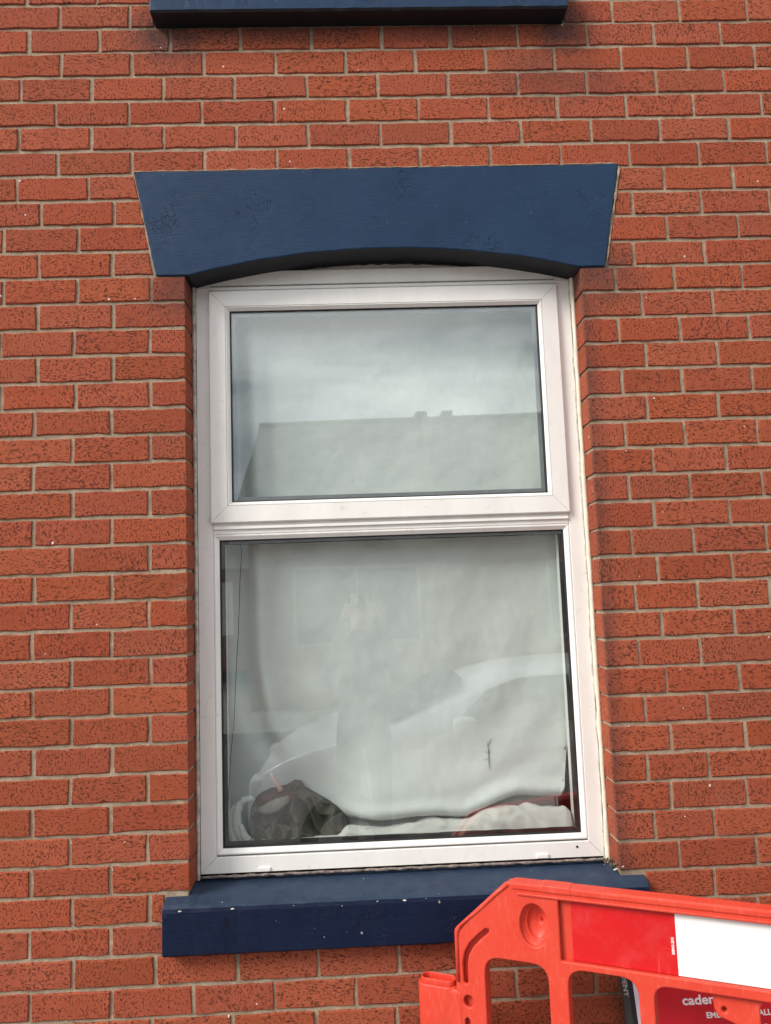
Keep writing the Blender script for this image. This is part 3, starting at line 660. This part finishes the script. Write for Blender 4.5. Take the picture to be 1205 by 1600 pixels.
under(obj('garment', bundle([(-.46, 1.045), (-.44, 1.082), (-.40, 1.104), (-.36, 1.098), (-.31, 1.080), (-.27, 1.062), (-.25, 1.042)], -.46, -.25, 1.036, -.45, 1.12, .172, .146, 9, 3.6, .030, 'garment', 'dark_cloth', 80, 40)), heap)
def fold(pts, rads, flat=.75):            # one swelling fold of bunched cloth
    mb = MB(); P = []
    for i in range(len(pts) - 1):
        for k in range(6):
            t = k / 6; a0, a1, a2, a3 = [Vector(pts[max(0, min(len(pts) - 1, i + o_))]) for o_ in (-1, 0, 1, 2)]
            P.append((.5 * ((2 * a1) + (a2 - a0) * t + (2 * a0 - 5 * a1 + 4 * a2 - a3) * t * t + (3 * a1 - a0 - 3 * a2 + a3) * t ** 3), rads[i] + (rads[i + 1] - rads[i]) * t))
    P.append((Vector(pts[-1]), rads[-1]))
    mb.tube([p_ for p_, r_ in P], [r_ for p_, r_ in P], 14)
    cy = sum(p_.y for p_, r_ in P) / len(P)
    mb.v = [(x + .004 * noise.noise(Vector((x * 30, z * 30, cy * 50))), max(.1235, cy + (y - cy) * flat + .004 * noise.noise(Vector((x * 45, z * 45, 9)))), z + .004 * noise.noise(Vector((x * 30, z * 30, 4 + cy * 50)))) for x, y, z in mb.v]
    return mb.make('garment', 'dark_cloth', True)
pale = empty('pale_garment', (-.50, .17, 1.035), 'pale cloth bunched at the far left beside the dark clothes heap', 'cloth')
for pts, rads in (
    (((-.455, .170, 1.182), (-.485, .165, 1.176), (-.505, .162, 1.135), (-.500, .160, 1.090), (-.480, .160, 1.050)), (.006, .011, .014, .015, .013)),
    (((-.495, .172, 1.170), (-.520, .168, 1.140), (-.525, .165, 1.090), (-.505, .162, 1.045)), (.007, .012, .016, .012)),
    (((-.490, .150, 1.110), (-.478, .146, 1.080), (-.460, .146, 1.058), (-.440, .150, 1.046)), (.006, .011, .012, .008)),
):
    me_ = fold(pts, rads); me_.name = 'fold'; me_.materials[0] = M['white_cloth']; under(obj('fold', me_), pale)
# cap lying on the heap
cap = empty('cap', (-.395, .14, 1.17), 'grey peaked cap with dark red lining on the clothes heap', 'cap')
vs = []; n = 24
for j, (r0, oy) in enumerate(((.004, .006), (.030, .002), (.050, -.001), (.064, .003))):
    for i in range(n + 1):
        th = math.pi * (1.02 + .90 * i / n); ex = .78 + .22 * math.sin(math.pi * i / n)
        q = Vector((r0 * ex * math.cos(th), 0, r0 * .60 * math.sin(th))); q.rotate(Euler((0, -.42, 0)))
        vs.append((-.392 + q.x, .134 + oy + .006 * math.cos(th) ** 2, 1.181 + q.z))
fs = [(j * (n + 1) + i, j * (n + 1) + i + 1, (j + 1) * (n + 1) + i + 1, (j + 1) * (n + 1) + i) for j in range(3) for i in range(n)]
pk = obj('peak', mesh('peak', vs, fs, 'cap_grey', True)); under(pk, cap); sm = pk.modifiers.new('solid', 'SOLIDIFY'); sm.thickness = .003
under(obj('crown', bundle([(-.448, 1.180), (-.42, 1.192), (-.385, 1.202), (-.355, 1.203), (-.325, 1.192), (-.312, 1.178)], -.448, -.312, 1.166, -.36, 1.21, .175, .142, 21, 4.0, .010, 'crown', 'cap_red', 60, 30)), cap)
under(obj('red_streak', MB().tube([(-.368, .150, 1.205), (-.380, .148, 1.228), (-.392, .147, 1.246), (-.397, .147, 1.262)], [.008, .0075, .006, .003], 8).make('red_streak', simple('pale_red_reflection', (.56, .38, .35), .7), True), label='pale red streak modelled in place of a reflection above the cap'), cap)  # solid streak standing in for a pale red reflection
# rolled pale cloth along the window board
tops = [(-.21, 1.055), (-.165, 1.088), (-.11, 1.082), (-.04, 1.080), (.03, 1.094), (.09, 1.103), (.14, 1.094), (.20, 1.100), (.26, 1.118), (.33, 1.132), (.38, 1.132), (.45, 1.122), (.50, 1.119), (.517, 1.105), (.523, 1.07)]
def tz(x):
    for (a, b), (c, d) in zip(tops[:-1], tops[1:]):
        if a <= x <= c: t = (x - a) / (c - a); t = t * t * (3 - 2 * t); return b + (d - b) * t
    return tops[-1][1]
NS, NR = 150, 26; vs = []
for i in range(NS + 1):
    x = -.21 + .733 * i / NS; h = tz(x) - 1.036
    for k in range(NR):
        a = math.pi * k / (NR - 1); ca, sa = math.cos(a), math.sin(a)
        q = Vector((x * 9 + ca * 1.6, sa * 2.0, ca)); wv = noise.noise(q * .9)
        fd = 1 - abs(noise.noise(Vector((x * 13 + sa * 2.2, ca * 1.3, 3.3)) + Vector((wv, 0, 0)) * 1.2)) * 2
        e = 1 + .22 * fd + .08 * noise.noise(q * 4)
        vs.append((x + .012 * wv, max(.123, .168 - .040 * ca * e * (1 if ca > 0 else .9)), 1.036 + h * (abs(sa) ** .7) * (.86 + .17 * fd)))
fs = [(i * NR + k, i * NR + k + 1, (i + 1) * NR + k + 1, (i + 1) * NR + k) for i in range(NS) for k in range(NR - 1)] + [tuple(range(NR)), tuple(NS * NR + k for k in range(NR))]
obj('rolled_cloth', mesh('rolled_cloth', vs, fs, 'white_cloth', True), None, label='pale cloth rolled along the window board under the hanging sheet', cat='cloth')

# ------------------------------------------------------------------ road works barrier
def round_poly(pts, r, n=6):
    out = []; N = len(pts)
    for i in range(N):
        p0, p, p1 = Vector(pts[i - 1]), Vector(pts[i]), Vector(pts[(i + 1) % N]); ri = r[i] if isinstance(r, (list, tuple)) else r
        a = (p0 - p); b = (p1 - p); la, lb = a.length, b.length; a.normalize(); b.normalize()
        ang = a.angle(b, math.pi); d = min(ri / max(math.tan(ang / 2), .05), la * .48, lb * .48)
        s_, e_ = p + a * d, p + b * d
        for k in range(n + 1):
            t = k / n; out.append(tuple((1 - t) ** 2 * s_ + 2 * t * (1 - t) * p + t * t * e_))
    return out
def curve_mesh(name, splines, z0, z1, bevel, mat, xf, seg=2):
    cu = bpy.data.curves.new('tmp', 'CURVE'); cu.dimensions = '2D'; cu.fill_mode = 'BOTH'; cu.extrude = max(0, (z1 - z0) / 2 - bevel); cu.bevel_depth = bevel; cu.bevel_resolution = seg; cu.offset = -bevel
    for pts in splines:
        sp = cu.splines.new('POLY'); sp.points.add(len(pts) - 1); sp.use_cyclic_u = True
        for q, p in zip(sp.points, pts): q.co = (p[0], p[1], 0, 1)
    o = bpy.data.objects.new('tmp', cu); COL.objects.link(o); dg = bpy.context.evaluated_depsgraph_get(); dg.update()
    me = bpy.data.meshes.new_from_object(o.evaluated_get(dg)); bpy.data.objects.remove(o); bpy.data.curves.remove(cu)
    me.name = name; me.materials.clear(); me.materials.append(M[mat] if isinstance(mat, str) else mat)
    zc = (z0 + z1) / 2
    for v in me.vertices: v.co = xf(v.co.x, v.co.y, v.co.z + zc)
    return me
def text_mesh(name, body, size, xf, mat, align='LEFT', depth=.0003, xs=1.0, width=None):
    cu = bpy.data.curves.new('tmp', 'FONT'); cu.body = body; cu.size = size; cu.align_x = align; cu.extrude = depth; cu.offset = size * .022
    o = bpy.data.objects.new('tmp', cu); COL.objects.link(o); dg = bpy.context.evaluated_depsgraph_get(); dg.update()
    me = bpy.data.meshes.new_from_object(o.evaluated_get(dg)); bpy.data.objects.remove(o); bpy.data.curves.remove(cu)
    me.name = name; me.materials.clear(); me.materials.append(M[mat])
    if width: a_ = [v.co.x for v in me.vertices]; xs = width / (max(a_) - min(a_))
    for v in me.vertices: v.co = xf(v.co.x * xs, v.co.y, v.co.z)
    return me
BT = 1.04
bar = empty('traffic_barrier', (.24602, -.22498, 0), 'orange red plastic road works barrier with red and white band, in front of the sill', 'barrier', math.atan2(-.41768, .90859))
bx = lambda s, t, z: Vector((s, -z, t + BT))
out = [(0, 0), (1.715, 0), (1.861, -.134), (1.861, -.96), (-.146, -.96), (-.146, -.134)]
out = round_poly(out, [.022, .022, .03, .05, .05, .022])
def win_poly(s0, s1, t0, t1, r=.04): return round_poly([(s0, t0), (s1, t0), (s1, t1), (s0, t1)], r)
wins = [win_poly(-.066, .098, -.192, -.60, .042), win_poly(.147, .314, -.192, -.60, .042)]
wins_r = [[(1.715 - x, y) for x, y in q] for q in wins]
big = win_poly(.350, 1.365, -.200, -.60, .035)
disc = [(.068 + .036 * math.cos(2 * math.pi * i / 28), -.099 + .052 * math.sin(2 * math.pi * i / 28)) for i in range(28)]
def slot(pts, r):
    L, Rr = [], []
    for i, p in enumerate(pts):
        a = Vector(pts[max(i - 1, 0)]); b = Vector(pts[min(i + 1, len(pts) - 1)]); d = (b - a).normalized(); nn = Vector((-d.y, d.x)); L.append(Vector(p) + nn * r); Rr.append(Vector(p) - nn * r)
    d0 = (Vector(pts[0]) - Vector(pts[1])).normalized(); d1 = (Vector(pts[-1]) - Vector(pts[-2])).normalized()
    return [tuple(q) for q in L] + [tuple(Vector(pts[-1]) + d1 * r)] + [tuple(q) for q in reversed(Rr)] + [tuple(Vector(pts[0]) + d0 * r)]
sl1 = slot([(-.056, -.127), (-.078, -.146), (-.100, -.168), (-.113, -.190), (-.119, -.215), (-.119, -.262)], .0065)
sl2 = slot([(-.119, -.355), (-.119, -.40), (-.119, -.52)], .0065)
dim = [(-.114 + .013 * math.cos(2 * math.pi * i / 18), -.309 + .015 * math.sin(2 * math.pi * i / 18)) for i in range(18)]
band = win_poly(.1325, 1.5825, -.031, -.1755, .004)
front = [out] + wins + wins_r + [big, disc, sl1, sl2, dim, band] + [[(1.715 - x, y) for x, y in q] for q in (disc, sl1, sl2, dim)]
body = obj('body', curve_mesh('body', front, -.014, 0, .0035, 'plastic', bx), bar)
inset = lambda q, d: q
web_l = round_poly([(.352, -.202), (.468, -.202), (.478, -.212), (.480, -.240), (.488, -.255), (.516, -.264), (.545, -.275), (.575, -.300), (.575, -.60), (.352, -.60)], [.03, .012, .008, .008, .012, .01, .02, .03, .02, .02], 4)
web_r = round_poly([(.578, -.204), (.80, -.204), (.80, -.60), (.60, -.60), (.60, -.33), (.578, -.285)], [.03, .03, .02, .02, .02, .02], 4)
wl2 = [(1.715 - x, y) for x, y in web_l]; wr2 = [(1.715 - x, y) for x, y in web_r]
hole = [(.502 + .0055 * math.cos(2 * math.pi * i / 14), -.238 + .0065 * math.sin(2 * math.pi * i / 14)) for i in range(14)]
back_out = round_poly([(0.004, -.004), (1.711, -.004), (1.857, -.136), (1.857, -.957), (-.142, -.957), (-.142, -.136)], [.022, .022, .03, .05, .05, .022])
disc2 = [(.074 + .026 * math.cos(2 * math.pi * i / 24), -.097 + .040 * math.sin(2 * math.pi * i / 24)) for i in range(24)]
back = [back_out] + wins + wins_r + [web_l, web_r, wl2, wr2, hole, disc2]
obj('back_shell', curve_mesh('back_shell', back, -.048, -.0175, .004, 'plastic', bx), bar)
# cup in the corner
cup = MB(); n = 28; rings = [(.038, .054, .068, -.099, -.006), (.031, .046, .071, -.098, -.016), (.024, .037, .074, -.096, -.026), (.014, .020, .078, -.092, -.034), (.012, .017, .078, -.092, -.0335), (.010, .014, .078, -.092, -.0365), (.004, .005, .078, -.092, -.037)]
for a, b, cs, ct, zz in rings:
    for i in range(n): cup.v.append(tuple(bx(cs + a * math.cos(2 * math.pi * i / n), ct + b * math.sin(2 * math.pi * i / n), zz)))
cup.f = [(j * n + i, j * n + (i + 1) % n, (j + 1) * n + (i + 1) % n, (j + 1) * n + i) for j in range(len(rings) - 1) for i in range(n)] + [tuple((len(rings) - 1) * n + i for i in range(n))]
obj('cup', cup.make('cup', 'plastic', True), bar)
obj('stud', MB().tube([tuple(bx(.078, -.092, -.036)), tuple(bx(.078, -.092, -.031))], [.0042, .0035], 10).make('stud', 'red_sheet'), bar)
# moulded ridge along the top edge, with its step
obj('ridge', bevelled(MB().box(.030, 1.685, -.0050, -.0005, BT - .0280, BT - .0215).make('ridge', 'plastic'), .002), bar)
obj('rim', bevelled(MB().box(.014, 1.70, -.0035, .040, BT - .0165, BT + .0020).make('rim', 'plastic'), .0055, 3), bar)
obj('rim_step', bevelled(MB().box(.092, .166, -.0043, .0395, BT - .0150, BT + .0032).make('rim_step', 'plastic'), .003, 2), bar)
for sg_ in (1, -1):
    mir = (lambda x: x) if sg_ == 1 else (lambda x: 1.715 - x)
    pts = [(.004, -.0055), (-.030, -.034), (-.080, -.079), (-.128, -.124), (-.1385, -.140), (-.1395, -.165), (-.1395, -.262)]
    obj('edge_bead', MB().tube([tuple(bx(mir(a_), b_, -.0005)) for a_, b_ in pts], .0050, 8).make('edge_bead', 'plastic', True), bar)
# reflective band
obj('red_panel', MB().box(.161, .407, .0125, .0168, BT - .1745, BT - .0320).make('red_panel', 'red_sheet'), bar)
obj('white_panel', MB().box(.4072, .655, .0125, .0168, BT - .1745, BT - .0320).make('white_panel', 'white_sheet'), bar)
for k, (a, b) in enumerate(((.6552, .90), (.9002, 1.145), (1.1452, 1.39), (1.3902, 1.56))):
    obj(('red_panel', 'white_panel')[k % 2], MB().box(a, b, .0125, .0168, BT - .1745, BT - .0320).make('panel', ('red_sheet', 'white_sheet')[k % 2]), bar)
obj('band_back', MB().box(.128, 1.587, .0155, .0172, BT - .179, BT - .028).make('band_back', 'plastic'), bar)
obj('standard_mark', text_mesh('standard_mark', 'BS8442-2015', .0085, lambda x, y, z: bx(.4015 - y, -.128 + x, z - .0121), 'white_ink', xs=.86), bar)
# connector knuckle at the left end
st_o = lambda hx, hy, n=12: [(-.2025 + (hx - hy) * (1 if math.cos(a) > 0 else -1) + hy * math.cos(a), .0 + hy * math.sin(a)) for a in [2 * math.pi * (i + .5) / (2 * n) for i in range(2 * n)]]
kn = lambda t0, t1: (lambda x, y, z: Vector((x, .024 - y, BT + z)))
obj('knuckle', curve_mesh('knuckle', [st_o(.0565, .026)], -.392, -.2835, .004, 'plastic', kn(0, 0), 3), bar)
obj('knuckle_lip', curve_mesh('knuckle_lip', [st_o(.049, .021), st_o(.044, .0165)], -.284, -.270, .0018, 'plastic', kn(0, 0)), bar)
obj('arm', bevelled(MB().box(-.232, -.128, -.0012, .044, BT - .388, BT - .286).make('arm', 'plastic'), .008, 3), bar)
for s in (.25, 1.46):
    obj('foot', bevelled(MB().box(s - .06, s + .06, -.24, .28, .0, .075).make('foot', 'plastic'), .015, 2), bar)
# ------------------------------------------------------------------ leaning sign behind the barrier
SK = .3
sg = lambda X, z, off=0.0: Vector((X - .568, -.09 - SK * (.78 - z) - off * .958 - 0, z - off * .287))
sign = empty('leaning_sign', (.568, 0, 0), 'dark red sign with white lettering leaning on the wall behind the barrier', 'sign')
def slab(name, x0, x1, z0, z1, o0, o1, mat):
    P = [sg(x, z, o) for o in (o0, o1) for x, z in ((x0, z0), (x1, z0), (x1, z1), (x0, z1))]
    return obj(name, mesh(name, P, [(0, 1, 2, 3), (7, 6, 5, 4), (0, 4, 5, 1), (1, 5, 6, 2), (2, 6, 7, 3), (3, 7, 4, 0)], mat), sign)
slab('backing', .5835, 1.16, .04, .790, -.012, .000, 'sign_black')
slab('edge_strip', .5655, .5830, .04, .790, -.014, .0015, 'sign_grey')
slab('border', .5962, 1.15, .05, .782, .0003, .0015, 'sign_white')
slab('face', .6095, 1.138, .06, .771, .0018, .0025, 'sign_red')
obj('stay', MB().tube([tuple(sg(.70, .74, -.012)), (.132, -.012, .02)], .008, 8).make('stay', 'sign_black'), sign)
sx = lambda x0, z0: (lambda x, y, z: sg(x0 + x, z0 + y, .0029 + z))
obj('lettering', text_mesh('lettering', 'cadent', .0290, sx(.7218, .6700), 'white_ink', width=.1035), sign)
obj('lettering', text_mesh('lettering', 'EMERGENCY CALL', .0178, sx(.7800, .6390), 'white_ink', width=.1765), sign)
obj('lettering', text_mesh('lettering', '0800 111 999', .036, sx(.745, .5945), 'white_ink', xs=1.0), sign)
obj('edge_lettering', text_mesh('edge_lettering', 'CADENT', .017, lambda x, y, z: sg(.5685 + y, .772 - x * 1.15, .0020 + z), 'worn_ink'), sign)

# ------------------------------------------------------------------ across the road: seen in the glass only
bun = empty('bungalow', (5.2, -12.8, 0), 'low bungalow with grey tiled gable roof across the road, mirrored in the pane', 'bungalow')
def bp(name, me, lab=None): return under(obj(name, me, None, label=lab), bun)
BX0, BX1, YF, YB, ZE, YR, ZR = -2.05, 13.0, -10.95, -18.6, 3.05, -14.77, 5.72
bp('wall', MB().box(BX0, BX1, YB, YF, -.05, 3.0).make('wall', 'far_brick'))
gm = MB(); gm.add([(BX0, YB, 3.0), (BX0, YF, 3.0), (BX0, YR, ZR - .15), (BX0 + .2, YB, 3.0), (BX0 + .2, YF, 3.0), (BX0 + .2, YR, ZR - .15)], [(0, 1, 2), (5, 4, 3), (0, 3, 4, 1), (1, 4, 5, 2), (2, 5, 3, 0)])
bp('gable', gm.make('gable', 'far_brick'))
def roof_slope(ye, ze):
    mb = MB(); n = 16
    for k in range(n):                     # lapped tile courses
        t0, t1 = k / n, (k + 1) / n + .01
        y0_, z0_ = ye + (YR - ye) * t0, ze + (ZR - ze) * t0; y1_, z1_ = ye + (YR - ye) * t1, ze + (ZR - ze) * t1
        mb.add([(-2.32, y0_, z0_ + .008), (13.2, y0_, z0_ + .008 + .12), (13.2, y1_, z1_ + .12), (-2.32, y1_, z1_), (-2.32, y0_, z0_), (13.2, y0_, z0_ + .12)], [(0, 1, 2, 3), (0, 4, 5, 1)])
    return mb.make('roof', 'roof')
bp('roof', roof_slope(YF + .38, 2.98)); bp('roof', roof_slope(YB - .38, 2.98))
bp('ridge', MB().tube([(-2.33, YR, ZR + .01), (13.2, YR, ZR + .13)], .075, 10).make('ridge', 'roof'))
for x in (1.36, 1.95):
    bp('ridge_vent', MB().tube([(x - .14, YR, ZR + .05), (x - .09, YR, ZR + .12), (x + .09, YR, ZR + .12), (x + .14, YR, ZR + .05)], [.10, .13, .13, .10], 8).make('ridge_vent', 'roof'))
bp('fascia', MB().box(-2.32, 13.2, YF + .30, YF + .33, 2.76, 2.97).make('fascia', 'white_paint'))
bp('gutter', MB().tube([(-2.32, YF + .40, 2.93), (13.2, YF + .40, 2.93)], .055, 8).make('gutter', 'white_paint'))
for x0, x1, z0, z1 in ((-1.3, .9, 1.0, 2.35), (3.1, 5.3, 1.0, 2.35), (7.0, 9.0, 1.0, 2.35)):
    f_ = rect_frame('window', x0, x1, z0, z1, [(0, YF + .04), (0, YF - .05), (.05, YF - .05), (.05, YF + .04)], 'kerb')
    fo = bp('window', f_); p_ = obj('pane', MB().box(x0 + .06, x1 - .06, YF + .005, YF + .02, z0 + .06, z1 - .06).make('pane', 'dark_glass')); under(p_, bun)
    m_ = obj('mullion', MB().box((x0 + x1) / 2 - .025, (x0 + x1) / 2 + .025, YF + .002, YF + .05, z0 + .05, z1 - .05).make('mullion', 'kerb')); under(m_, bun)
bp('door', bevelled(MB().box(1.6, 2.5, YF + .002, YF + .05, .0, 2.1).make('door', 'far_brick'), .01))

nb = empty('garage', (-8.0, -20.0, 0), 'low brick garage with white door left of the bungalow, mirrored in the glass', 'garage')
under(obj('wall', MB().box(-14, -3.2, -24, -19, -.05, 2.75).make('wall', 'far_brick')), nb)
under(obj('roof', MB().add([(-14.3, -18.7, 2.7), (-2.9, -18.7, 2.7), (-2.9, -21.5, 3.75), (-14.3, -21.5, 3.75), (-14.3, -24.3, 2.7), (-2.9, -24.3, 2.7)], [(0, 1, 2, 3), (3, 2, 5, 4), (0, 3, 4), (1, 5, 2), (0, 4, 5, 1)]).make('roof', 'roof')), nb)
for x0 in (-4.75, -7.6):
    under(obj('door', bevelled(MB().box(x0, x0 + 1.1, -18.998, -18.95, .9 if x0 > -5 else 0, 2.35).make('door', 'white_paint'), .01)), nb)
# parked hatchback behind the photographer
car = empty('parked_car', (1.1, -3.75, -.14), 'silver hatchback parked at the kerb, mirrored in the lower pane', 'car')
W2 = .86
stn = [  # x, belt height, roof height, half width low, half width roof, bottom
    (-.98, .50, .50, .56, .50, .30), (-.93, .64, .64, .70, .62, .22), (-.80, .76, .76, .78, .68, .20), (-.58, .86, .86, .83, .72, .20), (-.30, .94, .94, .86, .74, .20), (.02, .99, 1.00, .86, .73, .20),
    (.30, 1.0, 1.14, .86, .66, .20), (.62, 1.0, 1.30, .86, .60, .20), (.95, 1.0, 1.385, .86, .58, .20), (1.45, 1.0, 1.42, .86, .58, .20), (2.0, 1.01, 1.40, .86, .58, .20), (2.35, 1.03, 1.34, .85, .57, .20), (2.62, 1.04, 1.20, .83, .60, .22), (2.78, 1.0, 1.02, .80, .62, .25), (2.84, .70, .72, .74, .62, .32)]
vs, fs = [], []; k = 13
for x, zb_, zr, wl, wr, bt in stn:
    half = [(wl * .80, bt), (wl * .97, bt + .08), (wl, (bt + zb_) * .5), (wl * .975, zb_ - .06), (wl * .93, zb_), ((wl * .93 + wr) / 2 + .02, (zb_ + zr) / 2), (wr, zr - .02 if zr > zb_ else zr)]
    prof = half + [(0, zr + .02)] ; prof = half + [(0, zr + .022)] + [(-a, b) for a, b in reversed(half)]
    k = len(prof); vs += [(x - 1.1, a, b) for a, b in prof]
nst = len(stn)
for i in range(nst - 1):
    for j in range(k): a = i * k + j; b = i * k + (j + 1) % k; fs.append((a, b, b + k, a + k))
fs += [tuple(range(k)), tuple((nst - 1) * k + j for j in range(k))]
me = mesh('body', vs, fs, 'car_paint', True)
sb = obj('body', me, car); md = sb.modifiers.new('sub', 'SUBSURF'); md.levels = 2; md.render_levels = 2
def side_glass(pts, sy, name='side_window'):
    return obj(name, mesh(name, [(x - 1.1, sy * y, z) for x, y, z in pts] + [(x - 1.1, sy * (y - .01), z) for x, y, z in pts], [tuple(range(len(pts))), tuple(range(2 * len(pts) - 1, len(pts) - 1, -1))] + [(i, (i + 1) % len(pts), len(pts) + (i + 1) % len(pts), len(pts) + i) for i in range(len(pts))], 'dark_glass'), car)
for sy in (1, -1):
    side_glass([(.50, .820, 1.03), (1.35, .822, 1.03), (1.35, .665, 1.33), (1.0, .665, 1.32), (.75, .69, 1.24)], sy)
    side_glass([(1.42, .822, 1.03), (2.30, .815, 1.05), (2.25, .665, 1.28), (2.0, .655, 1.33), (1.42, .662, 1.345)], sy)
    obj('sill_trim', bevelled(MB().box(-.62, 1.2, sy * .862 - .01, sy * .862 + .01, .84, .86).make('sill_trim', 'rim'), .004), car)
    obj('door_mirror', bevelled(MB().box(-.62, -.46, min(sy * .86, sy * 1.0), max(sy * .86, sy * 1.0), .99, 1.10).make('door_mirror', 'car_paint'), .04, 3), car)
    obj('headlight', bevelled(MB().box(-2.03, -1.88, min(sy * .48, sy * .72), max(sy * .48, sy * .72), .58, .70).make('headlight', 'lamp'), .03, 3), car)
    obj('rear_light', bevelled(MB().box(1.60, 1.72, min(sy * .58, sy * .80), max(sy * .58, sy * .80), .72, 1.0).make('rear_light', 'red_lamp'), .03, 3), car)
    for wx in (-1.36, .98):
        wh = obj('wheel', MB().tube([(wx, sy * .66, .31), (wx, sy * .68, .31), (wx, sy * .85, .31), (wx, sy * .875, .31)], [.28, .31, .31, .28], 28).make('wheel', 'tyre', False), car)
        obj('rim', MB().tube([(wx, sy * .86, .31), (wx, sy * .884, .31)], [.20, .18], 20).make('rim', 'rim'), wh)
vs = [(-.62 + .62 - 1.12 + .66, 0, 0)]
ws = [(.06, .66, 1.03), (.06, -.66, 1.03), (.60, -.56, 1.315), (.60, .56, 1.315)]
obj('windscreen', mesh('windscreen', [(x - 1.1 - .01, y, z + .012) for x, y, z in ws] + [(x - 1.1, y, z) for x, y, z in ws], [(0, 1, 2, 3), (7, 6, 5, 4), (0, 4, 5, 1), (1, 5, 6, 2), (2, 6, 7, 3), (3, 7, 4, 0)], 'dark_glass'), car)

# the photographer, faint in the lower pane
per = empty('person', (-.12, -2.62, 0), 'person in dark jacket and trousers holding up a phone, mirrored in the glass', 'person')
def skin(name, verts, edges, radii, mat, sub=2):
    me = bpy.data.meshes.new(name); me.from_pydata(verts, edges, []); me.update()
    o = bpy.data.objects.new('tmp', me); COL.objects.link(o); o.modifiers.new('s', 'SKIN')
    for i, r_ in enumerate(radii): me.skin_vertices[0].data[i].radius = r_ if isinstance(r_, tuple) else (r_, r_)
    me.skin_vertices[0].data[0].use_root = True
    sb_ = o.modifiers.new('u', 'SUBSURF'); sb_.levels = sub; sb_.render_levels = sub
    dg = bpy.context.evaluated_depsgraph_get(); dg.update(); out_ = bpy.data.meshes.new_from_object(o.evaluated_get(dg)); bpy.data.objects.remove(o)
    out_.name = name; out_.materials.clear()
    for m_ in (mat if isinstance(mat, list) else [mat]): out_.materials.append(M[m_])
    for p in out_.polygons: p.use_smooth = True
    return out_
V = [(0, -.02, .96), (0, -.02, 1.12), (0, -.01, 1.30), (0, -.03, 1.46), (0, -.015, 1.56), (0, .0, 1.62), (0, .015, 1.70), (0, .01, 1.79)]
E_ = [(i, i + 1) for i in range(7)]; Rr = [(.16, .125), (.145, .115), (.165, .125), (.15, .10), (.062, .06), (.070, .085), (.078, .098), (.062, .075)]
for s in (-1, 1):
    b = len(V)
    V += [(s * .185, -.03, 1.44), (s * .235, .05, 1.235), (s * .150, .22, 1.52), (s * .085, .262, 1.69), (s * .060, .268, 1.745)]
    E_ += [(3, b), (b, b + 1), (b + 1, b + 2), (b + 2, b + 3), (b + 3, b + 4)]; Rr += [.068, .052, .040, .030, (.022, .038)]
    c = len(V)
    V += [(s * .095, -.02, .90), (s * .105, .0, .50), (s * .11, -.02, .10), (s * .115, .02, .05), (s * .12, .15, .035)]
    E_ += [(0, c), (c, c + 1), (c + 1, c + 2), (c + 2, c + 3), (c + 3, c + 4)]; Rr += [.105, .066, .048, .045, .036]
pm = skin('body', V, E_, Rr, ['jacket', 'trousers', 'skin', 'hair', 'shoe'])
for p in pm.polygons:
    c = p.center
    p.material_index = 4 if c.z < .11 else 1 if c.z < .92 else (2 if c.z > 1.575 and (abs(c.x) < .13) and not (c.y > .15 and c.z < 1.66) else 0)
    if c.z > 1.575 and c.y < .12 and (c.z > 1.80 or (c.y < -.03 and c.z > 1.64)): p.material_index = 3
obj('body', pm, per)
for s in (-1, 1):
    for q in range(4):
        z_ = 1.742 + q * .019; L = (.030, .034, .032, .025)[q]
        obj('finger', skin('finger', [(s * .058, .275, z_), (s * .050, .282, z_ + .004), (s * .042 , .2785 , z_ + .006), (s * (.046 - L * .6), .272, z_ + .006)], [(0, 1), (1, 2), (2, 3)], [.0085, .008, .0075, .0065], 'skin', 1), per)
    obj('thumb', skin('thumb', [(s * .058, .262, 1.735), (s * .046, .250, 1.752), (s * .030, .2485, 1.765)], [(0, 1), (1, 2)], [.011, .0095, .008], 'skin', 1), per)
obj('nose', skin('nose', [(0, .100, 1.725), (0, .122, 1.695), (0, .112, 1.688)], [(0, 1), (1, 2)], [.009, .013, .010], 'skin', 1), per)
for s in (-1, 1):
    obj('eye', MB().tube([(s * .032, .094, 1.727), (s * .032, .103, 1.727)], [.011, .005], 8).make('eye', 'hair', True), per)
    obj('ear', skin('ear', [(s * .080, .005, 1.735), (s * .088, .0, 1.715), (s * .080, .008, 1.69)], [(0, 1), (1, 2)], [.012, .014, .010], 'skin', 1), per)
obj('mouth', MB().tube([(-.022, .098, 1.662), (0, .104, 1.660), (.022, .098, 1.662)], [.003, .006, .003], 6).make('mouth', simple('lips', (.35, .12, .10), .5), True), per)
obj('phone', bevelled(MB().box(-.136, -.060, -2.361, -2.353, 1.70, 1.86).make('phone', 'phone'), .0035, 2), None, label='black phone held up in both hands, mirrored in the glass', cat='phone')
